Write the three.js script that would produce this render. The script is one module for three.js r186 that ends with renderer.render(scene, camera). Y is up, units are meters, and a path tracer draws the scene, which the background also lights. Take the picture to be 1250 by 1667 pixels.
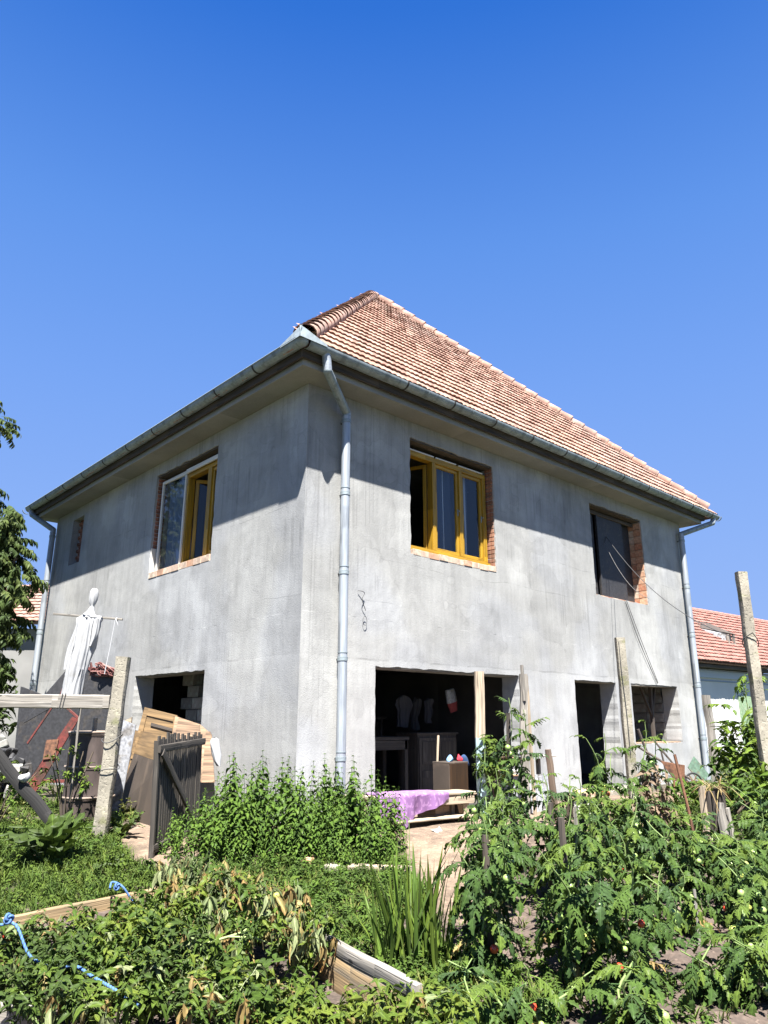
import * as THREE from 'three';
import { RoundedBoxGeometry } from 'three/addons/geometries/RoundedBoxGeometry.js';
import { mergeGeometries, mergeVertices, toCreasedNormals } from 'three/addons/utils/BufferGeometryUtils.js';

// ------------------------------------------------------------------ camera, sky, sun, exposure
const scene = new THREE.Scene();
const camera = new THREE.PerspectiveCamera(70.75, 768 / 1024, 0.05, 2000);
camera.rotation.order = 'YXZ';
camera.position.set(-5.426, 1.658, 7.418);
camera.rotation.set(0.2815, -0.7458, 0.002);
const renderer = new THREE.WebGLRenderer({ antialias: true });
renderer.setSize(768, 1024);
renderer.toneMapping = THREE.LinearToneMapping;
renderer.toneMappingExposure = 4.3;
renderer.shadowMap.enabled = true;
const SUN = new THREE.Vector3(-0.286, 0.887, 0.363).normalize();
const sun = new THREE.DirectionalLight(new THREE.Color(1, 0.965, 0.915), 5.0);
sun.position.copy(SUN).multiplyScalar(40); sun.castShadow = true;
sun.shadow.mapSize.set(4096, 4096);
Object.assign(sun.shadow.camera, { left: -18, right: 18, top: 18, bottom: -18, near: 1, far: 90 });
scene.add(sun, sun.target);
{ // clear summer sky: deep blue aloft, pale towards the horizon, a little whiter round the sun
  const SKY = 0.98 / 4.3, W = 512, H = 256, d = new Float32Array(W * H * 4);
  const lerp3 = (a, b, t) => a.map((v, i) => v + (b[i] - v) * t);
  const stops = [[0, [0.37, 0.545, 0.97]], [0.24, [0.27, 0.465, 0.96]], [0.42, [0.195, 0.395, 0.93]], [0.588, [0.125, 0.32, 0.86]], [0.78, [0.032, 0.178, 0.70]], [1, [0.014, 0.115, 0.53]]]; // as seen, divided by the exposure
  for (let j = 0; j < H; j++) for (let i = 0; i < W; i++) {
    const el = ((j + 0.5) / H - 0.5) * Math.PI, az = ((i + 0.5) / W - 0.5) * 2 * Math.PI;
    const y = Math.sin(el), dir = [Math.cos(az) * Math.cos(el), y, Math.sin(az) * Math.cos(el)];
    const s = Math.max(0, y); let c = stops[0][1];
    for (let k = 1; k < stops.length; k++) if (s >= stops[k - 1][0]) c = lerp3(stops[k - 1][1], stops[k][1], Math.min(1, (s - stops[k - 1][0]) / (stops[k][0] - stops[k - 1][0])));
    const cs = Math.max(0, dir[0] * SUN.x + dir[1] * SUN.y + dir[2] * SUN.z), g = 0.03 * Math.pow(cs, 8) + 0.12 * Math.pow(cs, 80);
    if (y < 0) c = lerp3(c, [0.2, 0.22, 0.2], Math.min(1, -y * 8));
    const o = (j * W + i) * 4; d[o] = c[0] * SKY + g; d[o + 1] = c[1] * SKY + g; d[o + 2] = c[2] * SKY + g; d[o + 3] = 1;
  }
  const t = new THREE.DataTexture(d, W, H, THREE.RGBAFormat, THREE.FloatType);
  t.mapping = THREE.EquirectangularReflectionMapping; t.magFilter = t.minFilter = THREE.LinearFilter; t.needsUpdate = true;
  scene.background = t; scene.environment = t;
}

// ------------------------------------------------------------------ helpers
let seed = 20240611;
function rng() { seed = (seed + 0x6d2b79f5) | 0; let t = Math.imul(seed ^ (seed >>> 15), 1 | seed); t = (t + Math.imul(t ^ (t >>> 7), 61 | t)) ^ t; return ((t ^ (t >>> 14)) >>> 0) / 4294967296; }
const rr = (a, b) => a + (b - a) * rng();
const pick = (a) => a[Math.floor(rng() * a.length)];
const sm = (a, b, t) => { t = Math.min(1, Math.max(0, (t - a) / (b - a))); return t * t * (3 - 2 * t); };
const LAT = new Float32Array(65536); { for (let i = 0; i < 65536; i++) LAT[i] = rng(); }
function vn(x, y) { // value noise 0..1
  const xi = Math.floor(x), yi = Math.floor(y); let fx = x - xi, fy = y - yi; fx = fx * fx * (3 - 2 * fx); fy = fy * fy * (3 - 2 * fy);
  const a = (xi & 255), b = ((xi + 1) & 255), c = (yi & 255) << 8, d = ((yi + 1) & 255) << 8;
  return (LAT[a + c] * (1 - fx) + LAT[b + c] * fx) * (1 - fy) + (LAT[a + d] * (1 - fx) + LAT[b + d] * fx) * fy;
}
function fbm(x, y, n = 4) { let s = 0, a = 0.5, t = 0; for (let i = 0; i < n; i++) { s += a * vn(x + i * 17.3, y + i * 9.1); t += a; a *= 0.5; x *= 2.03; y *= 2.03; } return s / t; }
function n3(p, f, k) { return (vn(p.x * f + k * 3.1 + p.z * f * 0.7, p.y * f + k * 7.7 - p.z * f * 0.6) + vn(p.z * f + k * 5.3, p.x * f * 0.8 - p.y * f * 0.5 + k) - 1); }
const V = (x, y, z) => new THREE.Vector3(x, y, z);
const counts = {};
function numbered(n) { const k = counts[n] = (counts[n] ?? -1) + 1; return k ? `${n}_${String(k).padStart(3, '0')}` : n; }
function shade(o) { o.castShadow = true; o.receiveShadow = true; return o; }
function tag(o, label, category, group) { o.userData = { label, category }; if (group) o.userData.group = group; return o; }
function thing(name, label, category, pos = [0, 0, 0], turn = 0, group) { const o = new THREE.Group(); o.name = numbered(name); o.position.set(...pos); o.rotation.y = turn; scene.add(o); return tag(o, label, category, group); }
function part(name, geo, mat, parent) { const g = Array.isArray(geo) ? merge(geo) : geo; const o = shade(new THREE.Mesh(g, mat)); o.name = name; parent.add(o); return o; }
function whole(name, geo, mat, label, category, group) { const g = Array.isArray(geo) ? merge(geo) : geo; const o = shade(new THREE.Mesh(g, mat)); o.name = numbered(name); scene.add(o); return tag(o, label, category, group); }
function struct(name, geo, mat) { const o = shade(new THREE.Mesh(geo, mat)); o.name = numbered(name); o.userData = { kind: 'structure' }; scene.add(o); return o; }
function stuff(o) { o.userData.kind = 'stuff'; return o; }
function merge(list) {
  const out = list.map((g) => { g = g.index ? g.toNonIndexed() : g; const h = new THREE.BufferGeometry(); h.setAttribute('position', g.attributes.position); h.setAttribute('normal', g.attributes.normal); h.setAttribute('uv', g.attributes.uv ?? new THREE.BufferAttribute(new Float32Array(g.attributes.position.count * 2), 2)); return h; });
  return out.length === 1 ? out[0] : mergeGeometries(out);
}
function boxUV(g, long) { // metres, u along the long axis
  if (g.index) g = g.toNonIndexed();
  const p = g.attributes.position, n = g.attributes.normal, uv = new Float32Array(p.count * 2), ox = rr(0, 5), oy = rr(0, 5);
  for (let i = 0; i < p.count; i++) {
    const c = [p.getX(i), p.getY(i), p.getZ(i)], m = [Math.abs(n.getX(i)), Math.abs(n.getY(i)), Math.abs(n.getZ(i))];
    const k = m[0] > m[1] && m[0] > m[2] ? 0 : m[1] > m[2] ? 1 : 2; let ax = [0, 1, 2].filter((a) => a !== k);
    if (ax[1] === long) ax.reverse();
    uv[2 * i] = c[ax[0]] + ox; uv[2 * i + 1] = c[ax[1]] + oy + k * 0.37;
  }
  g.setAttribute('uv', new THREE.BufferAttribute(uv, 2)); return g;
}
function bx(w, h, d, r = 0.004) { const g = new RoundedBoxGeometry(w, h, d, 1, Math.min(r, w / 2.1, h / 2.1, d / 2.1)); return boxUV(g, w >= h && w >= d ? 0 : h >= d ? 1 : 2); }
function at(g, x, y, z, rx = 0, ry = 0, rz = 0) { const m = new THREE.Matrix4().makeRotationFromEuler(new THREE.Euler(rx, ry, rz, 'YXZ')); m.setPosition(x, y, z); return g.applyMatrix4(m); }
function frameOf(a, b, side) { // matrix whose y axis runs from a to b
  const y = b.clone().sub(a).normalize(), s = side ? side.clone() : (Math.abs(y.y) > 0.9 ? V(1, 0, 0) : V(0, 1, 0));
  const z = V(0, 0, 0).crossVectors(s, y).normalize(), x = V(0, 0, 0).crossVectors(y, z); return new THREE.Matrix4().makeBasis(x, y, z);
}
function bar(a, b, w, d, side, r = 0.004) { const L = a.distanceTo(b), g = bx(w, L, d, r), m = frameOf(a, b, side); m.setPosition(a.clone().add(b).multiplyScalar(0.5)); return g.applyMatrix4(m); }
function rod(a, b, r0, r1 = r0, seg = 8) { const L = a.distanceTo(b), g = new THREE.CylinderGeometry(r1, r0, L, seg), m = frameOf(a, b); m.setPosition(a.clone().add(b).multiplyScalar(0.5)); return g.applyMatrix4(m); }
function tube(pts, r, n = pts.length * 4, seg = 6) { return new THREE.TubeGeometry(new THREE.CatmullRomCurve3(pts), n, r, seg, false); }
function roughen(g, amp, f, k = 1) { // same shift for the same place, so seams stay shut
  const p = g.attributes.position, v = V(0, 0, 0);
  for (let i = 0; i < p.count; i++) { v.fromBufferAttribute(p, i); p.setXYZ(i, v.x + amp * n3(v, f, k), v.y + amp * n3(v, f, k + 11), v.z + amp * n3(v, f, k + 23)); }
  g.computeVertexNormals(); return g;
}
function roughPost(a, b, w, d, side, amp = 0.008, f = 9, crease = 0.7) { // a hewn post: many segments along its length
  const L = a.distanceTo(b); let g = new THREE.BoxGeometry(w, L, d, 3, Math.max(4, Math.round(L / 0.09)), 3);
  const p = g.attributes.position; for (let i = 0; i < p.count; i++) { const x = p.getX(i), z = p.getZ(i); if (Math.abs(x) > w * 0.49 && Math.abs(z) > d * 0.49) { p.setX(i, x * 0.87); p.setZ(i, z * 0.87); } }
  const m = frameOf(a, b, side); m.setPosition(a.clone().add(b).multiplyScalar(0.5));
  g = boxUV(g, 1); g.deleteAttribute('normal'); g = mergeVertices(g, 1e-4); g.applyMatrix4(m);
  roughen(g, amp, f, a.x * 3 + b.z); return toCreasedNormals(g, crease);
}
// textures: fn(x metres, y metres) -> [r,g,b] sRGB 0..255 ; tile size in metres
function tex(px, py, w, h, fn, srgb = true) {
  const d = new Uint8Array(px * py * 4);
  for (let j = 0; j < py; j++) for (let i = 0; i < px; i++) { const c = fn((i + 0.5) / px * w, (j + 0.5) / py * h), o = (j * px + i) * 4; d[o] = Math.max(0, Math.min(255, c[0])); d[o + 1] = Math.max(0, Math.min(255, c[1])); d[o + 2] = Math.max(0, Math.min(255, c[2])); d[o + 3] = 255; }
  const t = new THREE.DataTexture(d, px, py); if (srgb) t.colorSpace = THREE.SRGBColorSpace; t.wrapS = t.wrapT = THREE.RepeatWrapping; t.magFilter = THREE.LinearFilter; t.minFilter = THREE.LinearMipmapLinearFilter; t.generateMipmaps = true;
  t.repeat.set(1 / w, 1 / h); t.needsUpdate = true; return t;
}
const grey = (v) => [v, v, v];
const std = (o) => new THREE.MeshStandardMaterial({ roughness: 0.85, ...o });
const lin = (r, g, b) => new THREE.Color().setRGB(r, g, b);
function woodTex(base, vary, grain = 1, crack = 0.5, s = 1) { // grain along u
  return tex(256, 256, 1.6, 0.5, (x, y) => {
    const g = fbm(x * 3 * s, y * 90 * grain, 3), b = fbm(x * 1.3 * s + 4, y * 9, 3), k = vn(x * 2.2 * s + 7, y * 130); const dark = k > 0.86 ? (k - 0.86) * 7 * crack : 0;
    const f = 1 + vary * ((g - 0.5) * 1.3 + (b - 0.5) * 1.1) - dark; return base.map((c) => c * f);
  });
}
function boardTex(base, tip) { // fine grain along u, knots, splits, nail stains
  const knots = []; for (let i = 0; i < 5; i++) knots.push([rr(0.1, 1.5), rr(0.03, 0.37), rr(0.008, 0.018)]);
  return tex(1024, 256, 1.6, 0.4, (x, y) => {
    let yy = y, k = 0; for (const [a, b, r] of knots) { const dx = (x - a) * 0.45, dy = y - b, d = Math.hypot(dx, dy); yy += Math.sign(dy) * r * 0.9 * Math.exp(-(d * d) / (r * r * 5)); if (d < r) k = Math.max(k, 1 - sm(r * 0.55, r, d)); }
    const g = fbm(x * 2.5, yy * 210, 3), b = fbm(x * 1.2 + 4, yy * 24, 3), c = vn(x * 1.4 + 7, yy * 150), sp = c > 0.9 ? (c - 0.9) * 6 : 0, w = sm(0.5, 0.72, fbm(x * 3 + 9, y * 11, 4));
    const f = 1 + 0.55 * (g - 0.5) + 0.45 * (b - 0.5) - sp - 0.5 * k; return base.map((v, i) => (v * (1 - 0.6 * w) + tip[i] * 0.6 * w) * f);
  });
}
const woodBump = tex(256, 256, 1.6, 0.5, (x, y) => grey(255 * (0.6 * fbm(x * 3, y * 90, 3) + 0.4 * (vn(x * 2.2 + 7, y * 130) > 0.86 ? 0 : 1))), false);
const M = {};
M.greyWood = std({ map: boardTex([122, 117, 109], [146, 142, 135]), bumpMap: woodBump, bumpScale: 0.003 });
M.paleWood = std({ map: woodTex([150, 136, 117], 0.45), bumpMap: woodBump, bumpScale: 0.002 });
M.bedWood = std({ map: boardTex([134, 114, 84], [104, 98, 88]), bumpMap: woodBump, bumpScale: 0.003 });
M.gateWood = std({ map: boardTex([62, 57, 51], [82, 77, 70]), bumpMap: woodBump, bumpScale: 0.003 });
M.blackWood = std({ map: boardTex([28, 27, 26], [44, 42, 40]), bumpMap: woodBump, bumpScale: 0.003 });
M.darkWood = std({ map: boardTex([70, 62, 55], [84, 77, 70]), bumpMap: woodBump, bumpScale: 0.003 });
M.honeyWood = std({ map: woodTex([130, 106, 74], 0.36, 0.6, 0.3), roughness: 0.6 });
M.pinkWood = std({ map: woodTex([138, 114, 92], 0.5, 0.8, 0.6) });
M.yellowFrame = std({ map: woodTex([150, 116, 24], 0.34, 1, 0.35), roughness: 0.55, bumpMap: woodBump, bumpScale: 0.0015 });
M.whitePaint = std({ map: woodTex([196, 194, 187], 0.16, 1, 0.3), roughness: 0.6 });
M.bluePaint = std({ map: woodTex([146, 168, 170], 0.25, 1, 0.5), roughness: 0.7 });
M.hardboard = std({ map: tex(256, 256, 1.4, 1.4, (x, y) => { const a = fbm(x * 2, y * 2, 5), b = vn(x * 160, y * 160), c = sm(0.60, 0.75, fbm(x * 5 + 3, y * 3, 4)); const f = 0.72 + 0.45 * a + 0.1 * b + 0.25 * c; return [66 * f, 57 * f, 49 * f]; }), roughness: 0.8 });
M.concrete = std({ map: tex(512, 512, 1, 1, (x, y) => { const a = fbm(x * 5, y * 5, 5), p = vn(x * 90, y * 90), q = vn(x * 41 + 3, y * 41), l = sm(0.56, 0.72, fbm(x * 7 + 9, y * 4, 4)); const f = 0.74 + 0.4 * a + (p > 0.85 ? -0.25 : 0) + (q > 0.86 ? 0.14 : 0); return [142 * f - 16 * l, 136 * f - 12 * l, 122 * f - 26 * l]; }), bumpMap: tex(256, 256, 1, 1, (x, y) => grey(255 * (0.5 * fbm(x * 30, y * 30, 3) + (vn(x * 60, y * 60) > 0.84 ? 0 : 0.4))), false), bumpScale: 0.006, roughness: 0.95 });
const zincTex = (t) => tex(256, 256, 0.8, 0.8, (x, y) => { const a = fbm(x * 26, y * 26, 3), b = fbm(x * 4, y * 3, 3), s = sm(0.62, 0.74, fbm(x * 2 + 5, y * 14, 3)); const f = 0.8 + 0.25 * a + 0.2 * b - 0.12 * s; return [t[0] * f, t[1] * f, t[2] * f]; });
M.zinc = std({ map: zincTex([146, 152, 158]), metalness: 0.35, roughness: 0.52 });
M.zincDull = std({ map: zincTex([126, 136, 140]), metalness: 0.25, roughness: 0.62 });
M.iron = std({ color: lin(0.03, 0.028, 0.026), roughness: 0.8 });
const rustTex = (base, rust, k) => tex(256, 256, 0.8, 0.8, (x, y) => { const m = sm(k, k + 0.16, fbm(x * 7, y * 7, 5)), g = 0.75 + 0.5 * fbm(x * 40, y * 40, 3); return base.map((c, i) => (c * (1 - m) + rust[i] * m) * g); });
M.redPaint = std({ map: rustTex([98, 44, 38], [70, 46, 38], 0.5), roughness: 0.7 });
M.rust = std({ map: rustTex([112, 78, 58], [70, 48, 38], 0.5), roughness: 0.9 });
M.barrel = std({ map: rustTex([74, 64, 60], [56, 47, 42], 0.5), roughness: 0.75, metalness: 0.2 });
M.hoop = std({ map: rustTex([128, 116, 104], [88, 72, 62], 0.5), roughness: 0.8 });
M.darkSheet = std({ map: rustTex([50, 50, 52], [60, 57, 54], 0.56), roughness: 0.6, metalness: 0.2 });
M.greySheet = std({ map: rustTex([150, 152, 156], [120, 117, 113], 0.58), roughness: 0.55, metalness: 0.3 });
M.dark = std({ color: lin(0.02, 0.02, 0.022) });
M.wire = std({ color: lin(0.05, 0.05, 0.05), roughness: 0.6 });
// ground height
const along = (x, z) => 0.679 * (x + 5.43) - 0.734 * (z - 7.42);
function terr(x, z) { return 0.45 * sm(3.8, 8.8, along(x, z)); }
// ------------------------------------------------------------------ the house
const LX = 10.99, LZ = 9.68, WH = 6.16, TH = 0.35;
function plasterTex(k, px, py, w, h) {
  return tex(px, py, w, h, (x, y) => {
    const X = x + k * 37.1, Y = y + k * 11.3;
    const cloud = fbm(X * 0.75, Y * 0.55, 5), streak = fbm(X * 3.4, Y * 0.42, 4), fine = fbm(X * 17, Y * 2.3, 3), grain = vn(X * 85, Y * 85), trowel = fbm(X * 2.1 + 0.8 * Y, Y * 5.0, 3);
    let f = 0.90 + 0.12 * (cloud - 0.5) + 0.055 * (streak - 0.5) + 0.08 * (fine - 0.5) + 0.045 * (grain - 0.5) + 0.10 * (trowel - 0.5);
    const pale = sm(0.54, 0.70, fbm(X * 1.1 + 20, Y * 0.7, 5)); f += 0.09 * pale; const brush = vn(X * 42, Y * 1.1) * sm(0.45, 0.65, fbm(X * 0.8 + 9, Y * 0.8 + 2, 3)); f -= 0.07 * sm(0.6, 0.9, brush); const wet = sm(0.58, 0.66, fbm(X * 1.6 + 31, Y * 1.3 + 17, 5)); f -= 0.028 * wet; const sp = vn(X * 24 + 3, Y * 24); if (sp > 0.955) f -= 0.05; const pt = fbm(X * 0.9 + 57, Y * 1.1 + 23, 4), pe = sm(0.545, 0.552, pt); f += 0.03 * pe; if (pt > 0.540 && pt < 0.5455) f -= 0.03; const arc = Math.sin(Math.hypot(((X * 0.8) % 1.6) - 0.8, ((Y * 0.7) % 1.5) - 1.2) * 46 + 6 * fbm(X * 2, Y * 2, 3)); f += 0.012 * arc * sm(0.5, 0.66, fbm(X * 1.3 + 77, Y * 1.3 + 5, 3));              // lime bloom
    const run = sm(0.60, 0.74, fbm(X * 5.5 + 3, Y * 0.22 + 8, 3)); f -= 0.018 * run;              // water runs
    const j = 2.46 + 0.05 * (fbm(X * 1.7, k, 3) - 0.5); f += (y < j ? 0.05 : 0);                  // a second coat, up to the lintels
    const e = Math.abs(y - j); if (e < 0.013 && vn(X * 2.3, 3 + k) > 0.4) f -= 0.12 * vn(X * 6, 9);
    for (let i = 0; i < 4; i++) { const cy = 3.25 + i * 0.62 + 0.11 * (fbm(X * 1.2 + i * 9, i, 4) - 0.5) + 0.03 * Math.sin(X * 1.3 + i), c = Math.abs(y - cy); if (c < 0.006 && vn(X * 0.75 + i * 7.7, 5 + i) > 0.78) f -= 0.13 * vn(X * 9, i); }
    const w0 = sm(0.5, 0.7, fbm(X * 0.9 + 7, Y * 0.9 + 5, 3));
    return [(154 - 1 * w0) * f, (154 + 0 * w0) * f, (151 + 3 * w0) * f];
  });
}
const plasterBump = tex(1024, 1024, 3, 3, (x, y) => grey(255 * (0.45 * fbm(x * 9, y * 5, 4) + 0.3 * fbm(x * 34, y * 9, 3) + 0.25 * vn(x * 140, y * 140))), false);
M.plasterR = std({ map: plasterTex(0, 2048, 1152, LX, 6.2), bumpMap: plasterBump, bumpScale: 0.006, roughness: 0.93 });
M.plasterL = std({ map: plasterTex(1, 2048, 1152, LZ, 6.2), bumpMap: plasterBump, bumpScale: 0.006, roughness: 0.93 });
M.soffit = std({ map: tex(512, 512, 4, 4, (x, y) => { const f = 0.8 + 0.3 * fbm(x * 1.4, y * 1.4, 5) + 0.06 * vn(x * 60, y * 60); return [130 * f, 130 * f, 126 * f]; }), roughness: 0.95 });
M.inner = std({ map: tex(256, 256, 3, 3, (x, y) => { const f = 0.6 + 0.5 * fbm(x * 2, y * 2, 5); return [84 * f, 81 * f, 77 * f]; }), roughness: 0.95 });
M.fascia = std({ map: woodTex([62, 54, 46], 0.6), roughness: 0.9 });
const clay = (t) => tex(128, 128, 0.9, 0.9, (x, y) => { const a = fbm(x * 9, y * 9, 4), l = sm(0.56, 0.7, fbm(x * 13 + 3, y * 13, 4)), g = vn(x * 90, y * 90); const f = 0.78 + 0.4 * a + 0.08 * (g - 0.5); return [t[0] * f + 14 * l, t[1] * f + 22 * l, t[2] * f + 20 * l]; });
const TILES = [[140, 106, 91], [133, 99, 84], [145, 113, 98], [127, 94, 81], [141, 111, 98], [136, 110, 99], [121, 91, 78]].map((c) => std({ map: clay(c), roughness: 0.9 }));
const BRICK = [[160, 118, 92], [166, 130, 106], [150, 102, 78], [172, 150, 132]].map((c) => std({ map: clay(c), roughness: 0.92 }));
const BRICKDARK = [[132, 84, 64], [118, 78, 62], [146, 96, 74]].map((c) => std({ map: clay(c), roughness: 0.95 }));
const BLOCK = [[128, 126, 120], [114, 112, 108], [140, 136, 130]].map((c) => std({ map: clay(c), roughness: 0.95 }));

const house = thing('house', 'two storey grey rendered house with a hipped clay tile roof', 'house');
function ragged(x0, y0, x1, y1, j, soft = false) { // outline of a hole with broken plaster edges
  const pts = [], side = (ax, ay, bx_, by) => { const n = Math.max(2, Math.round(Math.hypot(bx_ - ax, by - ay) / 0.055)); for (let i = 0; i < n; i++) { const t = i / n, e = i === 0 ? 0 : j * (fbm(ax * 3 + bx_ * 5 + t * n * 0.4, ay * 7 + by + t, 3) - 0.5) * 2; pts.push(new THREE.Vector2(ax + (bx_ - ax) * t + (ay !== by ? e : 0), ay + (by - ay) * t + (ay === by ? e : 0))); } };
  side(x0, y0, x0, y1); side(x0, y1, x1, y1); side(x1, y1, x1, y0); side(x1, y0, x0, y0); return new THREE.Path(pts);
}
const GY = 0.2; // foot of the walls, below the soil
function wallGeo(L, holes, mitre0, mitre1) {
  const s = new THREE.Shape([new THREE.Vector2(0, GY), new THREE.Vector2(L, GY), new THREE.Vector2(L, WH), new THREE.Vector2(0, WH)]);
  for (const h of holes) s.holes.push(ragged(...h));
  const g = new THREE.ExtrudeGeometry(s, { depth: TH, bevelEnabled: false }), p = g.attributes.position;
  for (let i = 0; i < p.count; i++) if (p.getZ(i) < 0.01) { if (mitre0 && p.getX(i) < 0.01) p.setX(i, TH + 0.002); if (mitre1 && p.getX(i) > L - 0.01) p.setX(i, L - TH - 0.002); }
  const nn = g.attributes.normal, uu = g.attributes.uv; for (let i = 0; i < p.count; i++) { if (Math.abs(nn.getX(i)) > 0.7) uu.setXY(i, p.getX(i) + p.getZ(i), p.getY(i)); else if (Math.abs(nn.getY(i)) > 0.7) uu.setXY(i, p.getX(i), p.getY(i) + p.getZ(i)); }
  return g;
}
// openings: [x0, y0, x1, y1, raggedness]
const RO = { big: [1.273, 0.40, 4.451, 2.372, 0.018], door: [6.087, 0.42, 7.491, 2.371, 0.02], low: [8.058, 1.228, 10.009, 2.371, 0.015], winA: [1.97, 4.043, 3.99, 5.90, 0.022], winB: [7.051, 4.02, 9.114, 5.90, 0.022] };
const LO = { win: [LZ - 4.56, 4.03, LZ - 2.399, 5.935, 0.022], small: [LZ - 8.63, 4.888, LZ - 8.003, 5.92, 0.01], gate: [LZ - 4.69, 0.30, LZ - 2.342, 2.374, 0.02] };
const wallR = part('wall', at(wallGeo(LX, Object.values(RO), true, true), 0, 0, -TH), M.plasterR, house);
const wallL = part('wall', at(wallGeo(LZ, Object.values(LO), true, true), TH, 0, -LZ, 0, -Math.PI / 2), M.plasterL, house);
part('wall', at(wallGeo(LZ, [], true, true), LX - TH, 0, 0, 0, Math.PI / 2), M.plasterL, house);
part('wall', at(wallGeo(LX, [], true, true), LX, 0, -LZ + TH, 0, Math.PI), M.plasterR, house);
// floors, partitions
part('floor_slab', [at(bx(LX - 0.72, 0.2, LZ - 0.72), LX / 2, 0.34, -LZ / 2)], M.inner, house);
part('floor_slab', [at(bx(LX - 0.71, 0.26, LZ - 0.71), LX / 2, 2.76, -LZ / 2)], M.inner, house);
part('partition', [at(bx(0.15, 2.14, LZ - 0.72), 5.25, 1.53, -LZ / 2), at(bx(3.9, 2.14, 0.15), 3.2, 1.53, -4.7), at(bx(5.1, 2.14, 0.15), 7.95, 1.53, -4.2), at(bx(0.15, 3.2, LZ - 0.72), 5.4, 4.52, -LZ / 2), at(bx(LX - 0.75, 3.2, 0.15), LX / 2, 4.52, -4.9)], M.inner, house);
// soffit and attic floor as one slab round the top of the walls
part('soffit', [at(bx(LX + 0.76, 0.1, LZ + 0.76, 0.01), LX / 2, WH + 0.053, -LZ / 2)], M.soffit, house);
const OV = 0.40, fasciaY = WH + 0.2;
part('fascia', [at(bx(LX + 2 * OV + 0.08, 0.24, 0.04), LX / 2, fasciaY, OV + 0.02), at(bx(LX + 2 * OV + 0.08, 0.24, 0.04), LX / 2, fasciaY, -LZ - OV - 0.02), at(bx(0.04, 0.24, LZ + 2 * OV), -OV - 0.02, fasciaY, -LZ / 2), at(bx(0.04, 0.24, LZ + 2 * OV), LX + OV + 0.02, fasciaY, -LZ / 2)], M.fascia, house);

// roof: hipped, apex above the middle
const EY = 6.47, E0 = V(-0.5, EY, 0.5), E1 = V(LX + 0.9, EY, 0.5), E2 = V(LX + 0.9, EY, -10.2), E3 = V(-0.5, EY, -10.2);
const APEX = V(5.98, 12.74, -5.40);
const roof = part('roof', (() => {
  const tri = (a, b, c) => { const g = new THREE.BufferGeometry().setFromPoints([a, b, c]); g.setAttribute('uv', new THREE.BufferAttribute(new Float32Array([0, 0, 6, 0, 3, 5]), 2)); g.computeVertexNormals(); return g; };
  const lo = (p) => p.clone().add(V(Math.sign(5 - p.x) * 0.06, -0.10, Math.sign(-5 - p.z) * 0.06)), up = (p) => p.clone().add(V(0, -0.02, 0));
  const E = [E0, E1, E2, E3], out = [];
  for (let i = 0; i < 4; i++) { const a = E[i], b = E[(i + 1) % 4]; out.push(tri(up(a), up(b), up(APEX)), tri(lo(b), lo(a), lo(APEX)), tri(lo(a), lo(b), up(b)), tri(lo(a), up(b), up(a))); }
  return out;
})(), TILES[3], house);
// an interlocking clay tile: two rolls, a thick lower edge
function tileGeo(v) {
  const W = 0.214, L = 0.385, n = 10, pos = [], idx = [], T = 0.02;
  const prof = (t) => 0.014 * Math.pow(Math.abs(Math.sin(t * Math.PI * 2)), 1.3) * (t < 0.5 ? 1 : 0.9);
  for (let i = 0; i <= n; i++) { const t = i / n, x = (t - 0.5) * W, z = prof(t); pos.push(x, 0, z + 0.040 + v * 0.003, x, L, z * 0.9 + 0.008, x, 0.004, z * 0.6 + 0.040 - T + v * 0.003); }
  for (let i = 0; i < n; i++) { const a = 3 * i, b = 3 * i + 3; idx.push(a, b, b + 1, a, b + 1, a + 1, a + 2, b + 2, b, a + 2, b, a); }
  const g = new THREE.BufferGeometry(); g.setAttribute('position', new THREE.BufferAttribute(new Float32Array(pos), 3)); g.setIndex(idx);
  const h = g.toNonIndexed(); h.computeVertexNormals(); const c = toCreasedNormals(h, 0.6);
  const uv = new Float32Array(c.attributes.position.count * 2); for (let i = 0; i < uv.length / 2; i++) { uv[2 * i] = c.attributes.position.getX(i) + v * 0.31; uv[2 * i + 1] = c.attributes.position.getY(i) + v * 0.17; }
  c.setAttribute('uv', new THREE.BufferAttribute(uv, 2)); return c;
}
const tileGeos = [0, 1, 2, 3].map(tileGeo);
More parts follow.
